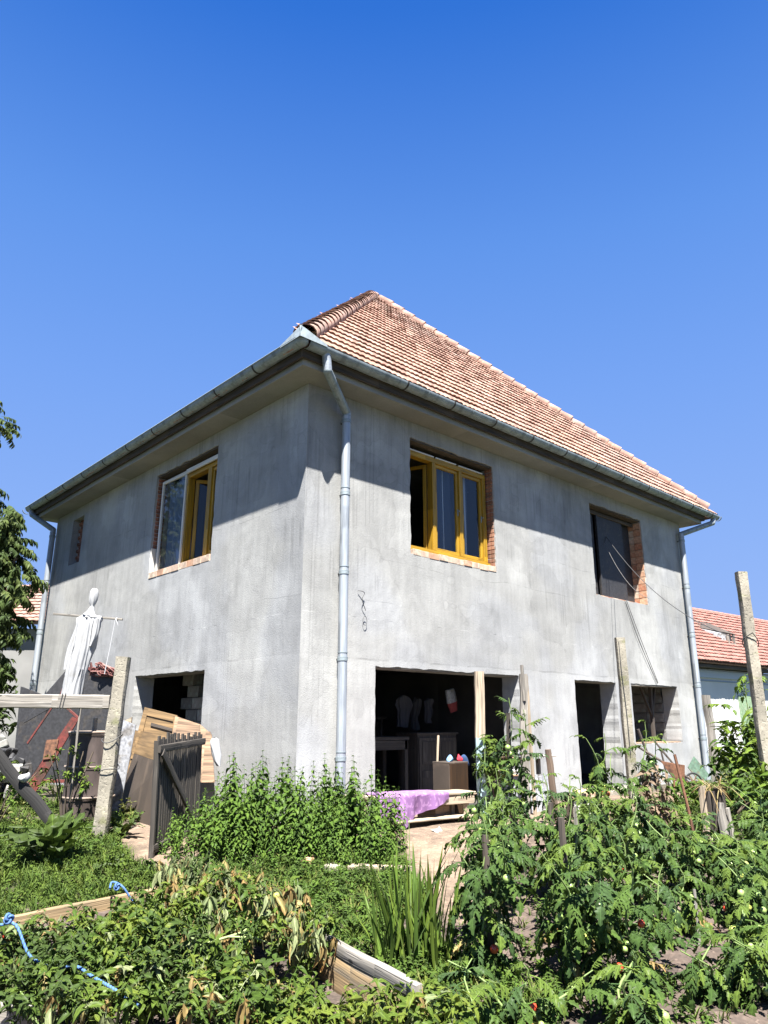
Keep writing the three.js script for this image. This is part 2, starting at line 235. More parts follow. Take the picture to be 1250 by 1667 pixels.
function tileFacet(a, b, apex, individual) {
  const ex = b.clone().sub(a).normalize(), w = a.distanceTo(b), foot = apex.clone().sub(a).dot(ex), base = a.clone().addScaledVector(ex, foot);
  const ey = apex.clone().sub(base), L = ey.length(); ey.normalize(); const ez = V(0, 0, 0).crossVectors(ex, ey);
  const gauge = 0.327, tw = 0.207, list = [];
  for (let r = 0; r * gauge < L - 0.1; r++) {
    const y = r * gauge - 0.05, t = Math.max(0, (y + 0.10)) / L, x0 = foot * t, x1 = w - (w - foot) * t;
    for (let i = Math.floor(x0 / tw) - 1; i * tw < x1 + tw; i++) {
      const x = (i + 0.5) * tw; if (x < x0 + 0.02 || x > x1 - 0.02) continue;
      const p = a.clone().addScaledVector(ex, x + rr(-0.004, 0.004)).addScaledVector(ey, y + rr(-0.007, 0.007)).addScaledVector(ez, rr(0, 0.005));
      const m = new THREE.Matrix4().makeBasis(ex, ey, ez); m.multiply(new THREE.Matrix4().makeRotationZ(rr(-0.014, 0.014))); m.multiply(new THREE.Matrix4().makeRotationY(rr(-0.02, 0.02))); m.setPosition(p);
      const blot = fbm(p.x * 0.6 + 3, p.y * 0.6 + p.z * 0.3, 3); const mi = Math.min(6, Math.floor(Math.max(0, (blot - 0.25) * 1.4 + rr(-0.16, 0.2)) * 7));
      list.push({ m, p, mi, gi: Math.floor(rng() * 4), d: p.distanceTo(camera.position) });
    }
  }
  list.sort((p, q) => p.d - q.d);
  const rest = new Map();
  list.forEach((t, i) => {
    if (individual && i < 300) { const o = part('roof_tile', tileGeos[t.gi], TILES[t.mi], roof); o.matrixAutoUpdate = true; o.applyMatrix4(t.m); } else { if (!rest.has(t.mi)) rest.set(t.mi, []); rest.get(t.mi).push(tileGeos[t.gi].clone().applyMatrix4(t.m)); }
  });
  for (const [mi, gs] of rest) stuff(part('roof_tiles', gs, TILES[mi], roof));
}
tileFacet(E0, E1, APEX, true); { const dn = V(0.03, -0.12, 0); tileFacet(E3.clone().add(dn), E0.clone().add(dn), APEX.clone().add(dn), false); }
// hip tiles: tapered half rounds, each lapping the one below
function hipGeo(v) {
  const n = 10, L = 0.40, pos = [], idx = [];
  for (let k = 0; k < 3; k++) for (let i = 0; i <= n; i++) { const a = -0.55 + (Math.PI + 1.1) * (i / n), s = [1, 0.9, 0.97][k], R = (k === 0 ? 0.168 : k === 1 ? 0.155 : 0.158), y = [0, L, -0.002][k]; pos.push(Math.cos(a) * R, y, Math.sin(a) * R * 0.86 * s + [0.02, 0.0, 0.016][k]); }
  const N = n + 1; for (let i = 0; i < n; i++) { idx.push(i, i + 1, N + i + 1, i, N + i + 1, N + i, 2 * N + i, 2 * N + i + 1, i + 1, 2 * N + i, i + 1, i); }
  const g = new THREE.BufferGeometry(); g.setAttribute('position', new THREE.BufferAttribute(new Float32Array(pos), 3)); g.setIndex(idx); const c = toCreasedNormals(g.toNonIndexed(), 0.7);
  const uv = new Float32Array(c.attributes.position.count * 2); for (let i = 0; i < uv.length / 2; i++) { uv[2 * i] = c.attributes.position.getX(i) + v * 0.23; uv[2 * i + 1] = c.attributes.position.getY(i) + v * 0.41; }
  c.setAttribute('uv', new THREE.BufferAttribute(uv, 2)); return c;
}
const hipGeos = [0, 1, 2].map(hipGeo);
const mortar = std({ map: tex(64, 64, 0.5, 0.5, (x, y) => { const f = 0.75 + 0.5 * fbm(x * 14, y * 14, 4); return [176 * f, 170 * f, 160 * f]; }), roughness: 0.95 });
for (const [e, mats] of [[E0, [2, 4, 5, 2]], [E1, [2, 4, 5, 4]], [E3, [0, 1]], [E2, [0, 1]]]) {
  const dir = APEX.clone().sub(e), L = dir.length(); dir.normalize(); const nUp = V(0, 1, 0).addScaledVector(dir, -dir.y).normalize(), ex = V(0, 0, 0).crossVectors(dir, nUp); const sink = e === E3 || e === E2 ? -0.14 : 0;
  const step = 0.355;
  for (let d = 0.24; d < L - 0.38; d += step) {
    const o = part('hip_tile', pick(hipGeos), TILES[pick(mats)], roof);
    const m = new THREE.Matrix4().makeBasis(ex, dir, nUp); m.multiply(new THREE.Matrix4().makeRotationZ(rr(-0.03, 0.03))); m.setPosition(e.clone().addScaledVector(dir, d).addScaledVector(nUp, sink - 0.01 + rr(0, 0.008))); o.applyMatrix4(m);
  }
  if (e === E0 || e === E1) stuff(part('mortar', [bar(e.clone().addScaledVector(nUp, -0.03).addScaledVector(dir, 0.42), APEX.clone().addScaledVector(nUp, -0.07), 0.27, 0.12, ex)], mortar, roof));
}
{ const cap = new THREE.SphereGeometry(0.2, 14, 8, 0, Math.PI * 2, 0, Math.PI / 2); cap.scale(1, 0.6, 1); part('apex_tile', roughen(at(cap, APEX.x, APEX.y - 0.06, APEX.z), 0.02, 6), TILES[4], roof); }

// gutters
function gutterGeo(L) {
  const s = new THREE.Shape(), R = 0.092; s.absarc(0, 0, R, Math.PI, Math.PI * 2, false); s.absarc(0.0, 0, R - 0.008, Math.PI * 2, Math.PI, true);
  const g = new THREE.ExtrudeGeometry(s, { depth: L, bevelEnabled: false, curveSegments: 14 });
  const bead = new THREE.CylinderGeometry(0.012, 0.012, L, 8); bead.rotateX(Math.PI / 2); bead.translate(R, 0.002, L / 2);
  return merge([toCreasedNormals(g, 0.6), bead]);
}
const GZ = 0.475 + 0.03, GYY = 6.43;
const gR = part('gutter', at(gutterGeo(LX + 0.95 + GZ - 0.085), LX + 0.95, GYY, GZ, 0, -Math.PI / 2), M.zincDull, house);
// rim bead must face outwards (+z): mirror the long run
gR.geometry.applyMatrix4(new THREE.Matrix4().makeTranslation(0, 0, 2 * GZ).multiply(new THREE.Matrix4().makeScale(1, 1, -1))); { const ix = gR.geometry; const p = ix.attributes.position; for (const k of ['position', 'normal', 'uv']) { const a = ix.attributes[k], s = a.itemSize; for (let i = 0; i < a.count; i += 3) for (let c = 0; c < s; c++) { const t = a.array[(i + 1) * s + c]; a.array[(i + 1) * s + c] = a.array[(i + 2) * s + c]; a.array[(i + 2) * s + c] = t; } } ix.computeVertexNormals(); }
const gL = part('gutter', at(gutterGeo(10.2 + GZ), -GZ, GYY, -10.2, 0, 0), M.zincDull, house);
gL.geometry.applyMatrix4(new THREE.Matrix4().makeTranslation(-2 * GZ, 0, 0).multiply(new THREE.Matrix4().makeScale(-1, 1, 1))); { const ix = gL.geometry; for (const k of ['position', 'normal', 'uv']) { const a = ix.attributes[k], s = a.itemSize; for (let i = 0; i < a.count; i += 3) for (let c = 0; c < s; c++) { const t = a.array[(i + 1) * s + c]; a.array[(i + 1) * s + c] = a.array[(i + 2) * s + c]; a.array[(i + 2) * s + c] = t; } } ix.computeVertexNormals(); }
function strapGeo(w = 0.03, R = 0.097) { const s = new THREE.Shape(); s.absarc(0, 0, R, Math.PI, Math.PI * 2, false); s.absarc(0, 0, R - 0.006, Math.PI * 2, Math.PI, true); return new THREE.ExtrudeGeometry(s, { depth: w, bevelEnabled: false, curveSegments: 12 }); }
const strap = strapGeo(), joint = strapGeo(0.045, 0.0955);
for (let x = 1.35; x < LX + 0.8; x += 1.02) { const o = part('bracket', strap, M.iron, gR); o.position.set(x, GYY, GZ); o.rotation.y = Math.PI / 2; const q = part('joint', joint, M.zincDull, gR); q.position.set(x + 0.45, GYY, GZ); q.rotation.y = Math.PI / 2; }
for (let z = -0.55; z > -10; z -= 1.04) { const o = part('bracket', strap, M.iron, gL); o.position.set(-GZ, GYY, z); const q = part('joint', joint, M.zincDull, gL); q.position.set(-GZ, GYY, z - 0.5); }
{ const e = new THREE.CylinderGeometry(0.09, 0.09, 0.012, 18, 1, false, 0, Math.PI); e.rotateZ(Math.PI / 2); e.rotateX(0); const o = part('end_cap', at(new THREE.CircleGeometry(0.097, 18, Math.PI, Math.PI), LX + 0.952, GYY, GZ, 0, Math.PI / 2), M.zincDull, gR); o.material = M.zincDull; }
{ // raised sheet at the corner that stops the water overshooting
  const c = V(-GZ - 0.095, GYY, GZ + 0.095), h = 0.135, l = 0.44, mk = (dx, dz) => { const s = [c.clone().add(V(0, -0.02, 0)), c.clone().add(V(dx * l, -0.02, dz * l)), c.clone().add(V(dx * l, 0.02, dz * l)), c.clone().add(V(dx * l * 0.55, 0.085, dz * l * 0.55)), c.clone().add(V(dx * 0.10, h, dz * 0.10)), c.clone().add(V(0, h + 0.02, 0))]; const n = V(-dz, 0, -dx).multiplyScalar(0.006); const p = []; for (const k of [0, 1]) for (let i = 1; i < 5; i++) { const f = (q) => { const r = q.clone(); const lean = (q.y - c.y) * 0.5; r.x += dz ? lean * 0.35 : 0; r.z -= dx ? lean * 0.35 : 0; return k ? r.sub(n) : r; }; p.push(f(s[0]), f(s[i]), f(s[i + 1])); } const g = new THREE.BufferGeometry().setFromPoints(p); g.computeVertexNormals(); g.setAttribute('uv', new THREE.BufferAttribute(new Float32Array(p.length * 2).map((_, i) => (i % 2 ? p[i >> 1].y : p[i >> 1].x + p[i >> 1].z)), 2)); return g; };
  part('corner_guard', [mk(1, 0), mk(0, -1)], M.zincDull, house);
}
part('gutter_corner', at(new THREE.SphereGeometry(0.095, 20, 10, 0, Math.PI * 2, Math.PI / 2, Math.PI / 2), -GZ, GYY, GZ), M.zincDull, house);
// downpipes
function downpipe(topPts, foot, collars) {
  const r = 0.062, wallTop = topPts[topPts.length - 1];
  const pipe = part('downpipe', [rod(foot, wallTop, r, r, 18)], M.zinc, house);
  for (let i = 0; i + 1 < topPts.length; i++) part('pipe_bend', [rod(topPts[i + 1], topPts[i], r * 0.99, r * 0.99, 18), at(new THREE.SphereGeometry(r * 1.005, 16, 10), topPts[i].x, topPts[i].y, topPts[i].z)], i ? M.zincDull : M.zinc, pipe);
  part('pipe_bend', [at(new THREE.SphereGeometry(r * 1.01, 16, 10), wallTop.x, wallTop.y, wallTop.z)], M.zincDull, pipe);
  for (const y of collars) { const t = (y - foot.y) / (wallTop.y - foot.y), p = foot.clone().lerp(wallTop, t); part('collar', [rod(p.clone().add(V(0, -0.025, 0)), p.clone().add(V(0, 0.025, 0)), r + 0.007, r + 0.007, 18), rod(p.clone().add(V(0, 0.075, 0)), p.clone().add(V(0, 0.085, 0)), r + 0.005, r + 0.005, 18)], M.zincDull, pipe); part('clip', [bar(p.clone().add(V(0, 0, -0.07)), p.clone().add(V(0, 0, -0.16)), 0.02, 0.02)], M.iron, pipe); }
}
downpipe([V(-0.10, 6.38, GZ), V(-0.06, 6.14, GZ - 0.01), V(0.593, 5.85, 0.115)], V(0.60, 0.42, 0.115), [5.72, 4.65, 3.55, 2.42, 1.2]);
downpipe([V(11.80, 6.37, GZ), V(11.74, 6.24, GZ - 0.02), V(10.79, 5.86, 0.115)], V(10.735, 0.42, 0.115), [5.7, 4.6, 3.5, 2.4, 1.3]);
downpipe([V(-GZ, 6.37, -10.05), V(-GZ + 0.02, 6.24, -10.0), V(-0.115, 5.86, -9.55)], V(-0.115, 0.42, -9.5), [5.7, 4.6, 3.5, 2.4, 1.3]);

// ---- windows: bricks of the reveal are pieces of the walls
const hollow = (w, h, d, ribs = 5) => { // hollow brick: grooved on its outer long face (+z)
  const s = new THREE.Shape(); s.moveTo(-w / 2, -d / 2); s.lineTo(w / 2, -d / 2); s.lineTo(w / 2, d / 2);
  for (let i = 0; i < ribs; i++) { const a = w / 2 - (w * (i + 0.62)) / ribs, b = w / 2 - (w * (i + 0.92)) / ribs; s.lineTo(a, d / 2); s.lineTo(a - 0.003, d / 2 - 0.008); s.lineTo(b + 0.003, d / 2 - 0.008); s.lineTo(b, d / 2); }
  s.lineTo(-w / 2, d / 2); const g = new THREE.ExtrudeGeometry(s, { depth: h, bevelEnabled: false }); g.rotateX(-Math.PI / 2); g.translate(0, 0, 0); return g;
};
const jambBrick = hollow(0.16, 0.14, 0.05, 4), thinBrick = at(bx(0.115, 0.062, 0.05, 0.006), 0, 0.031, 0);
function brickColumn(parent, x, z, y0, y1, turn, geo, h, mats, n = 1, dx = 0, dz = 0) { for (let y = y0; y < y1 - h * 0.5; y += h + 0.011) for (let k = 0; k < n; k++) { const o = part('brick', geo, pick(mats), parent); o.position.set(x + dx * k + rr(-0.003, 0.003), y, z + dz * k + rr(-0.003, 0.003)); o.rotation.y = turn + rr(-0.03, 0.03); } }
// right jamb of both right-hand windows, facing -x
brickColumn(wallR, 4.005, -0.10, 4.07, 5.88, -Math.PI / 2, at(bx(0.15, 0.062, 0.05, 0.006), 0, 0.031, 0), 0.062, BRICKDARK);
brickColumn(wallR, 9.115, -0.10, 4.05, 5.87, -Math.PI / 2, jambBrick, 0.14, BRICK, 2, 0, -0.165);
brickColumn(wallL, -0.0 + 0.12, -4.575, 4.08, 5.9, 0, at(bx(0.16, 0.062, 0.05, 0.006), 0, 0.031, 0), 0.062, BRICKDARK);
for (let x = 2.02, k = 0; x < 3.95; k++) { const w = rr(0.15, 0.26), o = part('brick', bx(Math.min(w, 3.98 - x) - 0.008, 0.095, 0.16, 0.006), BRICK[[3, 3, 1, 3][k % 4]], wallR); o.position.set(x + w / 2, 4.082 - 0.004 * (k % 3), -0.072 + rr(-0.006, 0.004)); x += w; }
for (let z = -2.44, k = 0; z > -4.5; k++) { const w = rr(0.2, 0.33), o = part('brick', bx(0.16, 0.11, w - 0.008, 0.006), BRICK[[3, 3, 1, 3][k % 4]], wallL); o.position.set(0.074 + rr(-0.005, 0.004), 4.082, z - w / 2); z -= w; }
for (let x = 7.1, k = 0; x < 9.05; k++) { const w = rr(0.22, 0.3), o = part('brick', bx(w - 0.01, 0.05, 0.2, 0.006), BRICK[k % 4], wallR); o.position.set(x + w / 2, 4.035, -0.2); x += w; }
// lintel underside, dark rough boards left from the shuttering
for (const [x0, x1, y] of [[1.98, 3.98, 5.885], [7.06, 9.1, 5.885]]) part('lintel_board', [at(bx(x1 - x0, 0.03, 0.26), (x0 + x1) / 2, y, -0.15)], M.darkWood, wallR);
part('lintel_board', [at(bx(0.26, 0.03, 2.14), 0.15, 5.92, -3.48)], M.darkWood, wallL);
const glassMat = new THREE.MeshPhysicalMaterial({ color: lin(0.82, 0.88, 0.9), transmission: 1, thickness: 0, roughness: 0.02, ior: 1.52, specularIntensity: 1 });
const curtainMat = new THREE.MeshPhysicalMaterial({ color: lin(0.62, 0.66, 0.72), roughness: 0.95, transmission: 0.3, thickness: 0, side: THREE.DoubleSide });
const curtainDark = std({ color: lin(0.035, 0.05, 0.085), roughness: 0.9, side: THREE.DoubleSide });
function frameRect(w, h, t, d) { return [at(bx(w, t, d), 0, h / 2 - t / 2, 0), at(bx(w, t, d), 0, -h / 2 + t / 2, 0), at(bx(t, h - 2 * t, d), -w / 2 + t / 2, 0, 0), at(bx(t, h - 2 * t, d), w / 2 - t / 2, 0, 0)]; }
function sash(parent, w, h, t, x, y, z, turn, mat, hinge = 0, glazed = true) { // hinge -1: turns about its left edge
  const o = part('sash', frameRect(w, h, t, 0.045).map((g) => g.translate(-hinge * w / 2, 0, 0)), mat, parent); o.position.set(x + hinge * w / 2, y, z); o.rotation.y = turn;
  if (glazed) { const p = part('pane', at(new THREE.PlaneGeometry(w - 2 * t + 0.01, h - 2 * t + 0.01), -hinge * w / 2, 0, 0), glassMat, parent); p.position.copy(o.position); p.rotation.copy(o.rotation); const k = part('handle', [at(bx(0.022, 0.11, 0.012), (hinge || -1) * -0.5 * (w - t) - hinge * w / 2, 0, 0.03), at(bx(0.018, 0.02, 0.05), (hinge || -1) * -0.5 * (w - t) - hinge * w / 2, 0.02, 0.05)], M.zincDull, parent); k.position.copy(o.position); k.rotation.copy(o.rotation); }
  return o;
}
function drape(w, h, folds, amp) { const g = new THREE.PlaneGeometry(w, h, Math.max(8, folds * 8), 4), p = g.attributes.position; for (let i = 0; i < p.count; i++) p.setZ(i, amp * Math.sin((p.getX(i) / w) * folds * 6.28 + 0.5 * Math.sin(p.getY(i) * 3)) + amp * 0.3 * Math.sin(p.getX(i) * 31)); g.computeVertexNormals(); return g; }
{ // upper window nearest the corner: three yellow lights, the left one standing open
  const w = part('window', (() => { const W = 1.96, H = 1.62; return [...frameRect(W, H, 0.08, 0.12), at(bx(0.075, H - 0.16, 0.12), -0.31, 0, 0), at(bx(0.075, H - 0.16, 0.12), 0.335, 0, 0)]; })(), M.yellowFrame, house);
  w.position.set(2.965, 4.955, -0.20);
  part('drip_rail', at(bx(1.96, 0.05, 0.07), 0, -0.79, 0.075), M.yellowFrame, w); part('lath', [at(bx(0.62, 0.022, 0.02), -0.62, 0.825, 0.06), at(bx(0.5, 0.022, 0.02), -0.02, 0.825, 0.062, 0, 0, 0.004), at(bx(0.62, 0.022, 0.02), 0.6, 0.825, 0.06)], M.whitePaint, w);
  sash(w, 0.55, 1.43, 0.055, -0.63, 0, -0.07, -1.2, M.yellowFrame, 1); sash(w, 0.565, 1.45, 0.05, 0.012, 0, 0.01, 0, M.yellowFrame); sash(w, 0.52, 1.45, 0.05, 0.635, 0, 0.01, 0, M.yellowFrame);
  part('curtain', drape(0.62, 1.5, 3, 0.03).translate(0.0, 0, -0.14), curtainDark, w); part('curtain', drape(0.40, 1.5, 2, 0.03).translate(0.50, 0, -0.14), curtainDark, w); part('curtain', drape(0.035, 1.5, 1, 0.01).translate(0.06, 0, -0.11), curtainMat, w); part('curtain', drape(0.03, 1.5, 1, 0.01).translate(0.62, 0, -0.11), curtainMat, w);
}
{ // far upper window, closed with dark boards
  const w = part('window_boarding', [at(bx(1.05, 1.80, 0.03), -0.16, 0, 0)], M.darkSheet, house); w.position.set(8.28, 4.95, -0.22);
  part('board', at(bx(0.42, 1.82, 0.03), -0.93, 0, -0.045), M.darkSheet, w); part('board', at(bx(0.62, 1.82, 0.03), 0.62, 0, -0.09), M.darkSheet, w); part('batten', at(bx(0.05, 1.8, 0.04), -0.66, 0, 0.02), M.darkSheet, w); part('batten', at(bx(1.9, 0.07, 0.05), 0, 0.86, 0.02), M.darkWood, w);
}
{ // window in the other wall: a white outer leaf, then two yellow lights
  const w = part('window', (() => { const W = 1.26, H = 1.66; return [...frameRect(W, H, 0.085, 0.12), at(bx(0.12, H - 0.17, 0.12), 0.17, 0, 0)]; })(), M.yellowFrame, house);
  w.position.set(0.20, 4.955, -3.04); w.rotation.y = -Math.PI / 2;
  sash(w, 0.37, 1.47, 0.055, 0.405, 0, 0.01, 0, M.yellowFrame); sash(w, 0.62, 1.45, 0.06, -0.22, 0, -0.07, 0.95, M.yellowFrame, -1);
  part('lath', [at(bx(1.2, 0.075, 0.03), 0.03, 0.85, 0.10)], M.whitePaint, w); part('lath', [at(bx(1.1, 0.03, 0.03), -0.95, 0.875, 0.07)], M.whitePaint, w);
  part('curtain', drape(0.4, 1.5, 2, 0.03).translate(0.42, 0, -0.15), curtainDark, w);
  part('curtain', drape(0.16, 1.4, 1, 0.02).translate(-0.36, -0.12, -0.30), std({ color: lin(0.30, 0.42, 0.62), side: THREE.DoubleSide }), w);
  const s = part('sash', frameRect(0.84, 1.76, 0.045, 0.04), M.whitePaint, w); s.position.set(-1.02, -0.02, 0.085); s.rotation.y = 0.04;
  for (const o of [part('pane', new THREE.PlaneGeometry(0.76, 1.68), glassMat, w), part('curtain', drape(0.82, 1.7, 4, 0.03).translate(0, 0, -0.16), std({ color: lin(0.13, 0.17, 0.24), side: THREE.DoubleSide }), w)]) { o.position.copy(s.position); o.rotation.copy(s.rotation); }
}
{ // small blind window walled up with brick
  const b = bx(0.055, 0.065, 0.2, 0.005);
  for (let r = 0; r < 14; r++) for (let k = 0; k < 4; k++) { const z = -8.02 - 0.105 - k * 0.205 + (r % 2 ? 0.10 : 0); if (z - 0.1 < -8.64 || z + 0.1 > -7.99) continue; const o = part('brick', b, pick(BRICKDARK), wallL); o.position.set(0.16 + rr(-0.004, 0.004), 4.93 + r * 0.076, z); }
  part('mortar_bed', at(bx(0.05, 1.02, 0.62), 0.185, 5.405, -8.316), mortar, wallL);
}
// white margin of old limewash on the jamb beside the left window
part('jamb_plaster', at(bx(0.1, 0.55, 0.02), 0.052, 4.31, -4.545), M.whitePaint, wallL);
// ground floor openings: reveals and inside walls of concrete block
const blk = bx(0.385, 0.19, 0.19, 0.006), blkX = bx(0.19, 0.19, 0.385, 0.006);
for (let r = 0; r < 6; r++) for (let k = 0; k < 2; k++) { const o = part('block', blkX, pick(BLOCK), wallR); o.position.set(10.08 + rr(-0.004, 0.004), 1.33 + r * 0.2, -0.55 - k * 0.395); }
for (let r = 0; r < 10; r++) for (let k = 0; k < 7; k++) { const z = -2.0 - k * 0.395 - (r % 2) * 0.2, y = 0.54 + r * 0.2; if (r >= 8 && z > -4.2 && z < -2.7) continue; const o = part('block', blkX, pick(BLOCK), wallL); o.position.set(1.02 + rr(-0.004, 0.004), y, z); }
part('window_post', [roughPost(V(9.35, 1.22, -0.3), V(9.40, 2.5, -0.3), 0.07, 0.07, null, 0.006), roughPost(V(9.37, 1.75, -0.3), V(9.02, 2.4, -0.34), 0.04, 0.05, null, 0.005), roughPost(V(9.38, 1.8, -0.3), V(9.62, 2.42, -0.3), 0.04, 0.05, null, 0.005)], M.darkWood, wallR);
part('sill_board', [at(bx(1.9, 0.03, 0.3), 9.03, 1.235, -0.18)], M.pinkWood, wallR);
part('lintel_board', [at(bx(1.95, 0.04, 0.3), 9.03, 2.36, -0.16, 0, 0, 0.012)], M.greyWood, wallR); part('lintel_board', [at(bx(3.17, 0.03, 0.3), 2.86, 2.365, -0.18)], M.greyWood, wallR); part('lintel_board', [at(bx(1.4, 0.03, 0.3), 6.79, 2.365, -0.18)], M.greyWood, wallR); part('lintel_board', [at(bx(0.3, 0.03, 2.34), 0.19, 2.37, -3.52)], M.greyWood, wallL);
// ------------------------------------------------------------------ ground
const groundTex = tex(1024, 1024, 4, 4, (x, y) => { const a = fbm(x * 3, y * 3, 5), b = fbm(x * 14, y * 14, 4), c = vn(x * 70, y * 70), p = vn(x * 38 + 5, y * 38); const f = 0.62 + 0.45 * a + 0.3 * (b - 0.5) + 0.14 * (c - 0.5) + (p > 0.88 ? 0.25 : 0); return grey(235 * f); });
M.soil = std({ map: groundTex, vertexColors: true, roughness: 0.97, bumpMap: tex(512, 512, 2, 2, (x, y) => grey(255 * (0.6 * fbm(x * 12, y * 12, 4) + 0.4 * vn(x * 50, y * 50))), false), bumpScale: 0.02 });
const inPath = (x, z) => { // trodden earth: before the big opening, and through the gate
  const a = Math.hypot((x - 1.2) * 0.8 - (z - 0.9) * 0.35, (z - 0.95) * 0.75 + (x - 1.2) * 0.25); let v = 1 - sm(0.9, 1.8, a + 0.5 * (fbm(x * 2, z * 2, 3) - 0.5));
  const px = x, pz = z, q = (ax, az, bx_, bz, w) => { const dx = bx_ - ax, dz = bz - az, t = Math.max(0, Math.min(1, ((px - ax) * dx + (pz - az) * dz) / (dx * dx + dz * dz))); return 1 - sm(w * 0.6, w * 1.5, Math.hypot(px - ax - dx * t, pz - az - dz * t) + 0.25 * (fbm(x * 3, z * 3, 3) - 0.5)); };
  v = Math.max(v, q(0.5, 1.8, -0.6, 3.2, 0.3), q(-1.35, -1.3, -1.75, 0.75, 0.33), q(2.5, 1.2, 7, 1.0, 0.6)); return v;
};
const inBed = (x, z) => (x < -2.12 && z > 1.3 && x > -4.6 && z < 6 ? 1 : 0);
const inGarden = (x, z) => sm(-1.9, -1.5, x) * (1 - sm(11, 13, x)) * sm(1.6, 2.3, z + 0.12 * x) ;
{
  const xs = [], ext = (c) => { const a = []; for (let v = -9; v <= 9.001; v += 0.085) a.push(c + v); let s = 0.12, lo = a[0], hi = a[a.length - 1]; while (hi < c + 700) { s *= 1.28; hi += s; a.push(hi); lo -= s; a.unshift(lo); } return a; };
  const X = ext(-0.5), Z = ext(2.0), nx = X.length, nz = Z.length, pos = new Float32Array(nx * nz * 3), col = new Float32Array(nx * nz * 3), uv = new Float32Array(nx * nz * 2), idx = [];
  for (let j = 0; j < nz; j++) for (let i = 0; i < nx; i++) {
    const x = X[i], z = Z[j], k = j * nx + i, near = 1 - sm(8, 12, Math.max(Math.abs(x + 0.5), Math.abs(z - 2)));
    const p = near * inPath(x, z), b = near * Math.max(inBed(x, z), inGarden(x, z));
    let y = terr(x, z) + near * (0.03 * (fbm(x * 1.5, z * 1.5, 3) - 0.5) + b * 0.09 * (fbm(x * 5, z * 5, 4) - 0.45) + 0.012 * (fbm(x * 9, z * 9, 2) - 0.5));
    if (x > 0.1 && x < LX - 0.1 && z < -0.1 && z > -LZ + 0.1) y = Math.min(y, 0.36);
    pos[3 * k] = x; pos[3 * k + 1] = y; pos[3 * k + 2] = z; uv[2 * k] = x; uv[2 * k + 1] = z;
    const base = [0.11, 0.085, 0.058], path = [0.27, 0.195, 0.135], gard = [0.125, 0.092, 0.072], turf = [0.06, 0.08, 0.03], f = 1 - near;
    for (let c = 0; c < 3; c++) { let v = base[c] + (gard[c] - base[c]) * b; v += (path[c] - v) * p; v += (turf[c] - v) * f; col[3 * k + c] = v; }
  }
  for (let j = 0; j + 1 < nz; j++) for (let i = 0; i + 1 < nx; i++) { const a = j * nx + i; idx.push(a, a + nx, a + 1, a + 1, a + nx, a + nx + 1); }
  const g = new THREE.BufferGeometry(); g.setAttribute('position', new THREE.BufferAttribute(pos, 3)); g.setAttribute('color', new THREE.BufferAttribute(col, 3)); g.setAttribute('uv', new THREE.BufferAttribute(uv, 2)); g.setIndex(idx); g.computeVertexNormals();
  struct('ground', g, M.soil);
}
// ------------------------------------------------------------------ yard, beside the left wall
function quadSlab(p0, p1, p2, p3, t) { // a sheet or board with four given corners and a thickness
  const n = V(0, 0, 0).crossVectors(p1.clone().sub(p0), p3.clone().sub(p0)).normalize().multiplyScalar(t / 2);
  const A = [p0, p1, p2, p3].map((p) => p.clone().add(n)), B = [p0, p1, p2, p3].map((p) => p.clone().sub(n)), v = [], uv = [];
  const ex = p1.clone().sub(p0).normalize(), ey = p3.clone().sub(p0); ey.addScaledVector(ex, -ey.dot(ex)).normalize();
  const q = (a, b, c, d, o) => { for (const p of [a, b, c, a, c, d]) { v.push(p); const r = p.clone().sub(p0); uv.push(r.dot(ex) + o, r.dot(ey) + o); } };
  q(A[0], A[1], A[2], A[3], 0); q(B[1], B[0], B[3], B[2], 0.3); for (let i = 0; i < 4; i++) { const j = (i + 1) % 4; q(B[i], B[j], A[j], A[i], 0.6); }
  const g = new THREE.BufferGeometry().setFromPoints(v); g.setAttribute('uv', new THREE.BufferAttribute(new Float32Array(uv), 2)); g.computeVertexNormals(); return g;
}
function loft(sec, n, fold = 0, k = 1, cap = true) { // sections {x,y,z,rx,rz}: an elliptical sleeve with folds
  const pos = [], idx = [], uv = [];
  sec.forEach((s, j) => { for (let i = 0; i <= n; i++) { const a = (i / n) * Math.PI * 2, f = 1 + fold * (0.9 * (0.5 - Math.abs(Math.sin(a * 3.5 + k + j * 0.22))) * Math.sin(a / 2) + 0.7 * (0.5 - Math.abs(Math.sin(a * 6.5 + k * 2 + j * 0.4))) * Math.sin(a / 2) + 0.9 * (vn(2 + Math.cos(a) * 2.4 + k * 9, j * 0.7 + Math.sin(a) * 2.4) - 0.5)); const ff = f; pos.push(s.x + Math.cos(a) * s.rx * ff, s.y, (s.z || 0) + Math.sin(a) * s.rz * ff); uv.push(i / n, s.y); } });
  const N = n + 1; for (let j = 0; j + 1 < sec.length; j++) for (let i = 0; i < n; i++) { const a = j * N + i; idx.push(a, a + 1, a + N, a + 1, a + N + 1, a + N); }
  const g = new THREE.BufferGeometry(); g.setAttribute('position', new THREE.BufferAttribute(new Float32Array(pos), 3)); g.setAttribute('uv', new THREE.BufferAttribute(new Float32Array(uv), 2)); g.setIndex(idx); g.computeVertexNormals(); return g;
}
M.cloth = std({ map: tex(128, 128, 0.4, 0.4, (x, y) => { const f = 0.9 + 0.1 * fbm(x * 30, y * 30, 3) + 0.06 * vn(x * 200, y * 200); const st = sm(0.52, 0.75, fbm(x * 6 + 3, y * 4, 4)); return [154 * f - 22 * st, 155 * f - 26 * st, 156 * f - 34 * st]; }), roughness: 0.9, side: THREE.DoubleSide });

